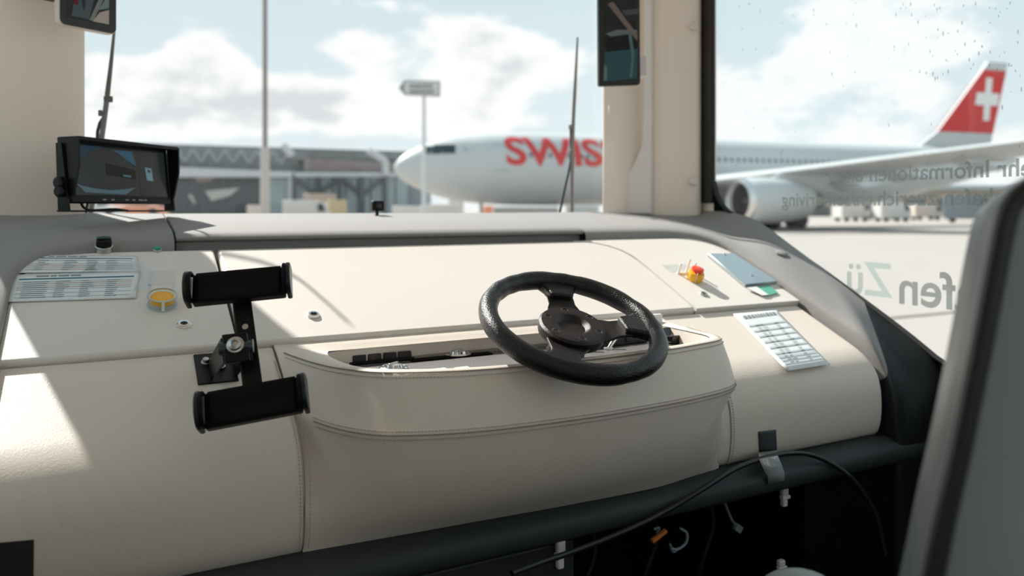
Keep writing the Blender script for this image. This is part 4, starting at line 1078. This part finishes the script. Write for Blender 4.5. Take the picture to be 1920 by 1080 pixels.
rg = []
for q in sp:
    zc, r = (q.y + q.z) / 2, max(0.02, (q.y - q.z) / 2)
    rw = r * (0.98 if q.x > 6 else 0.90)
    rg.append([ac(q.x, rw * math.cos(t), zc + r * math.sin(t)) for t in [2 * math.pi * k / 40 for k in range(40)]])
B().rings(rg).build('fuselage', acw, plane)
def hull(s_, z, off=0.04):                      # point on the hull's near side at station s_ and height z
    q = sec_at(s_); zc, r = (q.y + q.z) / 2, max(0.02, (q.y - q.z) / 2); k = max(-0.999, min(0.999, (z - zc) / r))
    rw = r * (0.98 if s_ > 6 else 0.90)
    return ac(s_, rw * math.sqrt(1 - k * k) + off, z)
def hull_patch(nm, s0, s1, z0, z1, m, parent, off=0.04, n=6, skew=0.0):
    b = B(); b.rings([[hull(s0 + (s1 - s0) * i / n + skew * j / 4, z0 + (z1 - z0) * j / 4, off) for i in range(n + 1)] for j in range(5)], False, False)
    return b.build(nm, m, parent)
hull_patch('cockpit_window', 2.55, 3.25, 4.15, 4.86, acblk, plane, 0.05, 4, 0.35)
hull_patch('cockpit_window', 3.35, 4.30, 4.18, 4.86, acblk, plane, 0.05, 4, 0.1)
hull_patch('cockpit_window', 1.95, 2.45, 4.15, 4.76, acblk, plane, 0.05, 3, 0.4)
# lettering wrapped over the hull
me = text_mesh('SWISS', 3.15, 0.085)
bm = bmesh.new(); bm.from_mesh(me)
for k in range(1, 14):
    bmesh.ops.bisect_plane(bm, geom=bm.verts[:] + bm.edges[:] + bm.faces[:], plane_co=(0, 2.4 * k / 14, 0), plane_no=(0, 1, 0))
bmesh.ops.triangulate(bm, faces=bm.faces[:])
xs = [v.co.x for v in bm.verts]; ys = [v.co.y for v in bm.verts]; x0 = min(xs); y0, y1 = min(ys), max(ys)
LS0, LZ0, LZ1 = 8.1, 3.32, 5.60
kx = (LZ1 - LZ0) / (y1 - y0) * 1.2
b = B(); b.v = [hull(LS0 + (v.co.x - x0) * kx, LZ0 + (v.co.y - y0) * (LZ1 - LZ0) / (y1 - y0), 0.05) for v in bm.verts]
bm.verts.index_update(); b.f = [tuple(v.index for v in f.verts) for f in bm.faces]; bm.free(); bpy.data.meshes.remove(me)
b.build('hull_lettering', acred, plane, smooth=False)
# doors and cabin windows
for s_ in (7.2, 19.0):
    path = [hull(s_, 2.9), hull(s_, 4.9), hull(s_ + 1.1, 4.9), hull(s_ + 1.1, 2.9)]
    B().tube(path, 0.03, 6, True).build('door_outline', acg, plane)
wn = 0
for s_ in [9.4 + 0.53 * i for i in range(18)] + [21.0 + 0.62 * i for i in range(34)]:
    hull_patch('cabin_window', s_, s_ + 0.24, 3.95, 4.30, mat('cabin_pane', (0.10, 0.13, 0.15), 0.3), plane, 0.035, 1)
hull_patch('nose_marking', 5.0, 5.25, 4.35, 4.6, acg, plane)
# wings
def wing(sd, nm):
    st = [(2.4, 21.0, 36.5, 1.75, 1.35), (10, 26.4, 36.0, 2.65, 0.80), (20, 32.3, 38.4, 3.75, 0.50), (29, 37.6, 40.6, 4.75, 0.28)]
    rg = []
    for lat, le, te, z, th in st:
        ch = te - le
        pf = [(0, 0), (0.03, 0.45), (0.15, 0.9), (0.4, 1.0), (0.7, 0.6), (1, 0.05), (1, -0.03), (0.7, -0.2), (0.35, -0.45), (0.1, -0.4), (0.02, -0.25)]
        rg.append([ac(le + ch * x, lat * sd, z + th * 0.6 * y) for x, y in pf])
    w_ = B().rings(rg).build(nm, acw, plane, angle=50)
    tip = [ac(38.0, 29 * sd, 4.75), ac(40.6, 29 * sd, 4.8), ac(42.4, 30.3 * sd, 7.0), ac(41.2, 30.3 * sd, 7.0)]
    B().prism(tip, AP * 0.15 * sd).build('winglet', acw, w_)
    for lat, s0 in ((8, 33), (13, 33.5), (18, 35)):
        z = 1.75 + (lat - 2.4) * 0.112
        B().tube([ac(s0, lat * sd, z - 0.3), ac(s0 + 1.5, lat * sd, z - 0.65), ac(s0 + 4, lat * sd, z - 0.6), ac(s0 + 5.5, lat * sd, z - 0.3)], [0.1, 0.32, 0.3, 0.05], 10).build('flap_fairing', acw, w_)
wing(1, 'wing'); wing(-1, 'wing')
def engine(sd):
    c0 = ac(23.2, 10.4 * sd, 0.62)
    nac = [(1.28, 0.35), (1.30, 0.05), (1.42, -0.03), (1.54, 0.10), (1.66, 0.9), (1.70, 2.2), (1.62, 3.8), (1.40, 5.2), (1.22, 5.9), (1.18, 5.8), (1.2, 4.5)]
    e_ = B().lathe(c0, AX, nac, 36, cap=False).build('engine', acw, plane)
    B().lathe(c0, AX, [(1.27, 0.3), (1.20, 1.2), (0.45, 1.2), (0.28, 0.7), (0.0, 0.35)], 32, cap=False).build('intake', mat('intake_dark', (0.05, 0.045, 0.045), 0.4), e_)
    B().lathe(c0, AX, [(1.30, 0.18), (1.32, 0.0), (1.43, -0.05), (1.55, 0.09), (1.60, 0.4)], 32, cap=False).build('lip', mat('lip_metal', (0.75, 0.74, 0.72), 0.2, 0.9), e_)
    B().lathe(c0, AX, [(1.1, 5.0), (0.85, 6.4), (0.6, 7.0), (0.3, 7.6), (0.0, 7.9)], 24).build('exhaust', mat('exhaust_metal', (0.30, 0.27, 0.24), 0.4, 0.7), e_)
    B().prism([c0 + AX * 2.2 + ZA * 1.5, c0 + AX * 7.0 + ZA * 0.9, c0 + AX * 9.0 + ZA * 1.9, c0 + AX * 4.5 + ZA * 2.35], AP * 0.3).build('pylon', acw, e_)
engine(1); engine(-1)
# fin with red field and white cross
def fin_pt(s_, z, lat=0.0): return ac(s_, lat, z)
FB = [(50.5, 5.9), (53.0, 7.5), (58.9, 13.9), (59.6, 14.75), (62.2, 14.75), (61.9, 13.9), (60.1, 7.5), (59.8, 5.6)]
B().prism([fin_pt(s_, z, -0.2) for s_, z in FB], AP * 0.4).build('fin', acw, plane, bevel=0.05)
for lat, k in ((0.22, 1), (-0.22, -1)):
    rf = B().prism([fin_pt(s_, z, lat) for s_, z in ((53.0, 7.55), (58.9, 13.9), (61.9, 13.9), (60.1, 7.55))], AP * 0.02 * k).build('fin_field', acred, plane, smooth=False, label='red tail field with white cross')
    cx_, cz_ = 59.15, 10.95
    cs = [(-0.45, -2.15), (0.45, -2.15), (0.62, -0.62), (1.75, -0.62), (1.95, 0.62), (0.75, 0.62), (0.95, 2.15), (0.05, 2.15), (-0.15, 0.62), (-1.35, 0.62), (-1.6, -0.62), (-0.3, -0.62)]
    B().prism([fin_pt(cx_ + a_ * 0.9, cz_ + c_, lat + 0.03 * k) for a_, c_ in cs], AP * 0.02 * k).build('cross', mat('cross_white', (0.80, 0.80, 0.78), 0.4), rf, smooth=False)
for sd in (1, -1):
    B().prism([ac(55.5, 0.8 * sd, 4.9), ac(60.8, 0.8 * sd, 4.9), ac(62.6, 9.5 * sd, 5.9), ac(60.6, 9.5 * sd, 5.9)], ZA * 0.25).build('tailplane', acw, plane)
# landing gear
for sd in (1, -1):
    g_ = B().cyl(ac(31.6, 4.6 * sd, GZ + 0.7), ac(31.2, 3.8 * sd, 1.2), 0.2, 0.25, 12).build('main_gear_leg', acg, plane)
    for ds in (-0.95, 0.95):
        for dl in (-0.55, 0.55):
            c = ac(31.6 + ds * 1.35, (4.6 + dl) * sd, GZ + 0.72)
            B().lathe(c - AP * 0.24, AP, [(0.35, 0), (0.62, 0.02), (0.72, 0.12), (0.72, 0.36), (0.62, 0.46), (0.35, 0.48)], 20).build('wheel', rubber, g_)
g_ = B().cyl(ac(6.9, 0, GZ + 0.5), ac(6.9, 0, 0.7), 0.14, 0.16, 12).build('nose_gear_leg', acg, plane)
for dl in (-0.35, 0.35):
    B().lathe(ac(6.9, dl, GZ + 0.52) - AP * 0.18, AP, [(0.25, 0), (0.5, 0.04), (0.52, 0.16), (0.5, 0.32), (0.25, 0.36)], 20).build('wheel', rubber, g_)

# ------------------------------------------------------------------ terminal pier
BW = mat('pier_wall', (0.27, 0.31, 0.33), 0.6); BD = mat('pier_dark', (0.10, 0.11, 0.12), 0.5); BL = mat('pier_light', (0.56, 0.58, 0.60), 0.5)
BG = mat('pier_glass', (0.33, 0.40, 0.42), 0.2); BM = mat('pier_mesh', (0.22, 0.235, 0.235), 0.8, var=0.35, vscale=0.9)
BB = mat('pier_brown', (0.27, 0.235, 0.23), 0.7, var=0.3, vscale=1.2)
CDL, CDR = 96.0, 108.0                           # depth of the facade at its two ends
def bp(px, py, back=0.0):
    cd0 = CDL + (CDR - CDL) * (px - 200) / 600.0 + back
    return atD(px, py, cd0)
BK = W(0, 1)
pier = thing('terminal_pier', 'long grey terminal pier with glazed walls and steel truss', 'building', bp(450, 392) * 1 + V((0, 0, GZ)))
def face(nm, x0, x1, yt0, yt1, yb, m, th=3.0, back=0.0, par=None):
    a, c = bp(x0, yt0, back), bp(x1, yt1, back); d, e = bp(x1, yb, back), bp(x0, yb, back)
    if yb > 405: d.z = e.z = GZ
    return B().prism([e, d, c, a], BK * th).build(nm, m, par or pier, smooth=False)
face('upper_storey', 180, 760, 266, 284, 345, BM, 6, 1.5)
face('lower_wall', 180, 800, 330, 335, 420, BW, 6, 1.0)
face('eave_beam', 180, 548, 307, 322, 332, BL, 1.5, -1.5)
face('glazed_wall', 180, 490, 316, 326, 396, BD, 1, -0.2)
for i in range(16):
    x = 190 + 19 * i
    face('mullion', x, x + 1.6, 318, 318, 396, mat('mullion_grey', (0.17, 0.18, 0.19), 0.5), 0.3, -0.35)
face('pale_box', 505, 546, 330, 330, 405, BG, 1.0, -0.4)  # pale box in the pier's glass colour
face('portal_post', 540, 552, 320, 322, 410, BL, 1.0, -1.2)
face('brown_band', 570, 742, 296, 304, 328, BB, 2.0, -0.5)
face('sloped_roof', 548, 760, 283, 286, 300, BM, 3.0, 0.0)
for i in range(9):
    x = 555 + 23.5 * i
    face('glass_panel', x, x + 21, 329, 329, 405, BG, 0.5, -0.2)
def strut(x0, y0, x1, y1, r=0.28, m=BD, back=-1.4, nm='strut'):
    return B().cyl(bp(x0, y0, back), bp(x1, y1, back), r, None, 8).build(nm, m, pier)
for i in range(5):
    x = 552 + 42.5 * i
    strut(x, 326, x, 405, 0.30, BD)
    if i < 4:
        if i % 2 == 0: strut(x, 332, x + 42, 366, 0.3)
        else: strut(x, 366, x + 42, 332, 0.3)
strut(552, 328, 742, 328, 0.35, BL, nm='truss_chord')
for a_ in ((530, 272, 548, 292), (690, 282, 722, 302), (722, 300, 724, 328)):
    strut(*a_, 0.5, BL, -2.2, 'gangway_strut')
for i in range(12):
    x = 332 + 30 * i
    strut(x, 278 + i * 0.9, x + 15, 304 + i * 0.6, 0.22, mat('truss_pale', (0.36, 0.38, 0.38), 0.6), 1.2); strut(x + 15, 304 + i * 0.6, x + 30, 279 + i * 0.9, 0.22, mat('truss_pale', 0), 1.2)
# sail-shaped pale reflections mounted as panels on the glazed wall
B().prism([bp(x, y, -0.6) for x, y in ((384, 358), (450, 352), (430, 368), (396, 377))], BK * 0.1).build('reflection_patch', mat('reflection_pale', (0.52, 0.50, 0.46), 0.3), pier, smooth=False)
B().prism([bp(x, y, -0.6) for x, y in ((360, 325), (410, 327), (395, 340), (370, 342))], BK * 0.1).build('reflection_patch', mat('reflection_tan', (0.34, 0.28, 0.25), 0.3), pier, smooth=False)
B().prism([bp(x, y, -0.6) for x, y in ((352, 366), (358, 364), (368, 380), (364, 383))], BK * 0.1).build('reflection_patch', mat('reflection_pale', 0), pier, smooth=False)

# light mast
c = atD(497, 392, 30)
t = thing('light_mast', 'tall pale light mast rising in front of the terminal pier', 'mast', V((c.x, c.y, GZ)))
mastm = mat('mast_paint', (0.50, 0.46, 0.43), 0.5)
B().cyl(V((c.x, c.y, GZ)), V((c.x, c.y, 2.4)), 0.20, 0.17, 16).build('lower_section', mastm, t)
B().cyl(V((c.x, c.y, 2.4)), V((c.x, c.y, 14)), 0.095, 0.07, 16).build('upper_section', mat('mast_shade', (0.24, 0.20, 0.18), 0.5), t)
B().box(V((c.x, c.y, 14.2)), (1.2, 0.4, 0.3)).build('lamp_head', mastm, t, bevel=0.05)
# arrow sign
c = atD(795, 392, 26)
t = thing('arrow_sign', 'white arrow sign on a thin pale post in front of the airliner nose', 'sign', V((c.x, c.y, GZ)))
B().cyl(V((c.x, c.y, GZ)), V((c.x, c.y, 3.9)), 0.085, 0.06, 12).build('post', mat('post_pale', (0.60, 0.62, 0.62), 0.4), t)
sg = [(747, 165), (758, 150), (825, 152), (825, 181), (758, 178)]
sgp = [atD(x, y, 25.8) for x, y in sg]
B().prism(sgp, W(0, 1) * 0.08).build('board', mat('sign_edge', (0.30, 0.31, 0.31), 0.5), t, smooth=False)
sg2 = [(759, 153), (822, 155), (822, 178), (759, 175)]
f_ = B().prism([atD(x, y, 25.77) for x, y in sg2], W(0, 1) * 0.02).build('sign_face', mat('sign_white', (0.62, 0.63, 0.63), 0.5), t, smooth=False)
for y in (158.5, 168.5):
    b = B(); x = 768
    while x < 812:
        w_ = random.uniform(4, 9); b.prism([atD(x, y, 25.74), atD(x + w_, y + 0.3, 25.74), atD(x + w_, y + 5.6, 25.74), atD(x, y + 5.3, 25.74)], W(0, 1) * 0.01); x += w_ + 1.6
    b.build('sign_text', mat('sign_ink', (0.22, 0.23, 0.24), 0.6), f_, smooth=False, kind='stuff')

# ------------------------------------------------------------------ service vehicles
vw = mat('van_white', (0.62, 0.60, 0.57), 0.4); vy = mat('van_yellow', (0.55, 0.45, 0.28), 0.4); vo = mat('van_orange', (0.72, 0.30, 0.18), 0.4); vg = mat('van_glass', (0.03, 0.04, 0.05), 0.15); vd = mat('van_dark', (0.07, 0.08, 0.09), 0.5)
def van(px, cd_, L_, H, Wd, yaw, m, label, cab=True, kindname='service_van'):
    c = atD(px, 392, cd_); c.z = GZ
    t = thing(kindname, label, 'van' if cab else 'trailer', c)
    f_ = W(math.cos(yaw), math.sin(yaw)).normalized(); s_ = ZA.cross(f_)
    B().obox(c, f_, s_, ZA, (-L_ / 2, L_ * (0.25 if cab else 0.5)), (-Wd / 2, Wd / 2), (0.45, H)).build('body', m, t, bevel=0.08)
    if cab:
        pts = [(L_ * 0.25, 0.45), (L_ * 0.5, 0.45), (L_ * 0.5, H * 0.52), (L_ * 0.40, H * 0.92), (L_ * 0.25, H * 0.95)]
        cb = B().prism([c + f_ * x + ZA * z - s_ * Wd * 0.48 for x, z in pts], s_ * Wd * 0.96).build('cab', m, t, bevel=0.05)
        for sd in (-1, 1):
            B().prism([c + f_ * x + ZA * z + s_ * Wd * 0.485 * sd for x, z in ((L_ * 0.28, H * 0.55), (L_ * 0.45, H * 0.55), (L_ * 0.385, H * 0.86), (L_ * 0.28, H * 0.88))], s_ * 0.01 * sd).build('side_window', vg, cb, smooth=False)
    for x in (-0.32, 0.32):
        for sd in (-1, 1):
            q = c + f_ * L_ * x + s_ * Wd * 0.42 * sd + ZA * 0.36
            B().cyl(q - s_ * 0.11, q + s_ * 0.11, 0.36, None, 16).build('wheel', rubber, t)
    return t
van(575, 80, 4.6, 2.5, 2.0, 0.1, vw, 'white boxy van parked before the steel truss', True)
van(632, 84, 2.0, 2.6, 1.6, 0.3, vy, 'yellow loader standing beside the white boxy van', False, 'cargo_loader')
van(600, 92, 3.5, 3.4, 2.0, 0.0, mat('van_tan', (0.45, 0.36, 0.30), 0.5), 'tan container behind the white boxy van', False, 'cargo_container')
van(480, 78, 1.6, 2.0, 1.4, 0.2, mat('van_pink', (0.66, 0.55, 0.52), 0.5), 'small pinkish cart at the foot of the light mast', False, 'baggage_cart')
van(765, 74, 2.8, 1.9, 1.8, 0.0, vw, 'low white cart under the airliner nose', False, 'baggage_cart')
van(825, 66, 3.2, 2.0, 1.8, 0.1, vw, 'white cart nearer the arrow post under the hull', False, 'baggage_cart')
van(855, 72, 1.4, 2.6, 1.4, 0.1, vw, 'narrow white box standing under the cockpit', False, 'ground_power_unit')
van(915, 70, 0.9, 1.9, 0.8, 0.3, vo, 'small orange cart under the airliner hull', False, 'tow_cart')
van(985, 62, 5.2, 1.75, 1.9, 0.05, vw, 'long low white trailer under the red lettering', False, 'baggage_trailer')
van(1092, 60, 2.4, 1.85, 1.8, 0.0, vw, 'white cart seen beside the windshield wiper', False, 'baggage_cart')
van(262, 66, 4.6, 1.95, 1.9, 0.0, vo, 'orange van glimpsed under the hooded monitor', True)
van(175, 60, 4.4, 1.85, 1.9, 0.1, vw, 'white van glimpsed behind the monitor stand', True)
van(1596, 100, 4.5, 2.7, 2.0, 0.3, vw, 'white van beside the engine under the wing', True)
van(1672, 98, 4.2, 2.5, 2.0, 0.15, vw, 'white van parked in the middle under the wing', True)
van(1648, 118, 5.5, 2.8, 2.2, 0.0, vd, 'dark truck behind the white van under the wing', True, 'service_truck')
van(1735, 112, 4.0, 2.3, 2.0, 0.0, mat('van_sand', (0.55, 0.48, 0.42), 0.5), 'sand coloured van between the parked vans', True)
van(1815, 90, 5.0, 3.2, 2.3, -0.5, mat('truck_grey', (0.20, 0.24, 0.26), 0.45), 'grey truck next to the seat under the wing', True, 'service_truck')
# distant hall closing the horizon on the wing side
hall = thing('cargo_hall', 'low pale hall far behind the parked vans', 'building', atD(1700, 392, 170) + V((0, 0, GZ)))
def hp(px, z, back=0.0): q = atD(px, 392, 170 + back); q.z = z; return q
B().prism([hp(1380, GZ), hp(2200, GZ), hp(2200, 4.2), hp(1380, 4.2)], W(0, 1) * 12).build('wall', mat('hall_wall', (0.40, 0.33, 0.27), 0.7), hall, smooth=False)
B().prism([hp(1375, 4.2, -1), hp(2205, 4.2, -1), hp(2205, 5.2, -1), hp(1375, 5.2, -1)], W(0, 1) * 14).build('roof', mat('hall_roof', (0.42, 0.47, 0.48), 0.6), hall, smooth=False)
for i in range(9):
    x = 1400 + i * 60
    B().prism([hp(x, GZ, -0.3), hp(x + 34, GZ, -0.3), hp(x + 34, 2.2, -0.3), hp(x, 2.2, -0.3)], W(0, 1) * 0.2).build('gate', mat('hall_gate', (0.16, 0.17, 0.16), 0.6), hall, smooth=False)

# ------------------------------------------------------------------ lift everything from eye-relative heights to ground-relative ones
for o in list(sc.objects):
    if o.parent is None and o.type in {'MESH', 'EMPTY'}:
        o.location.z += EYE
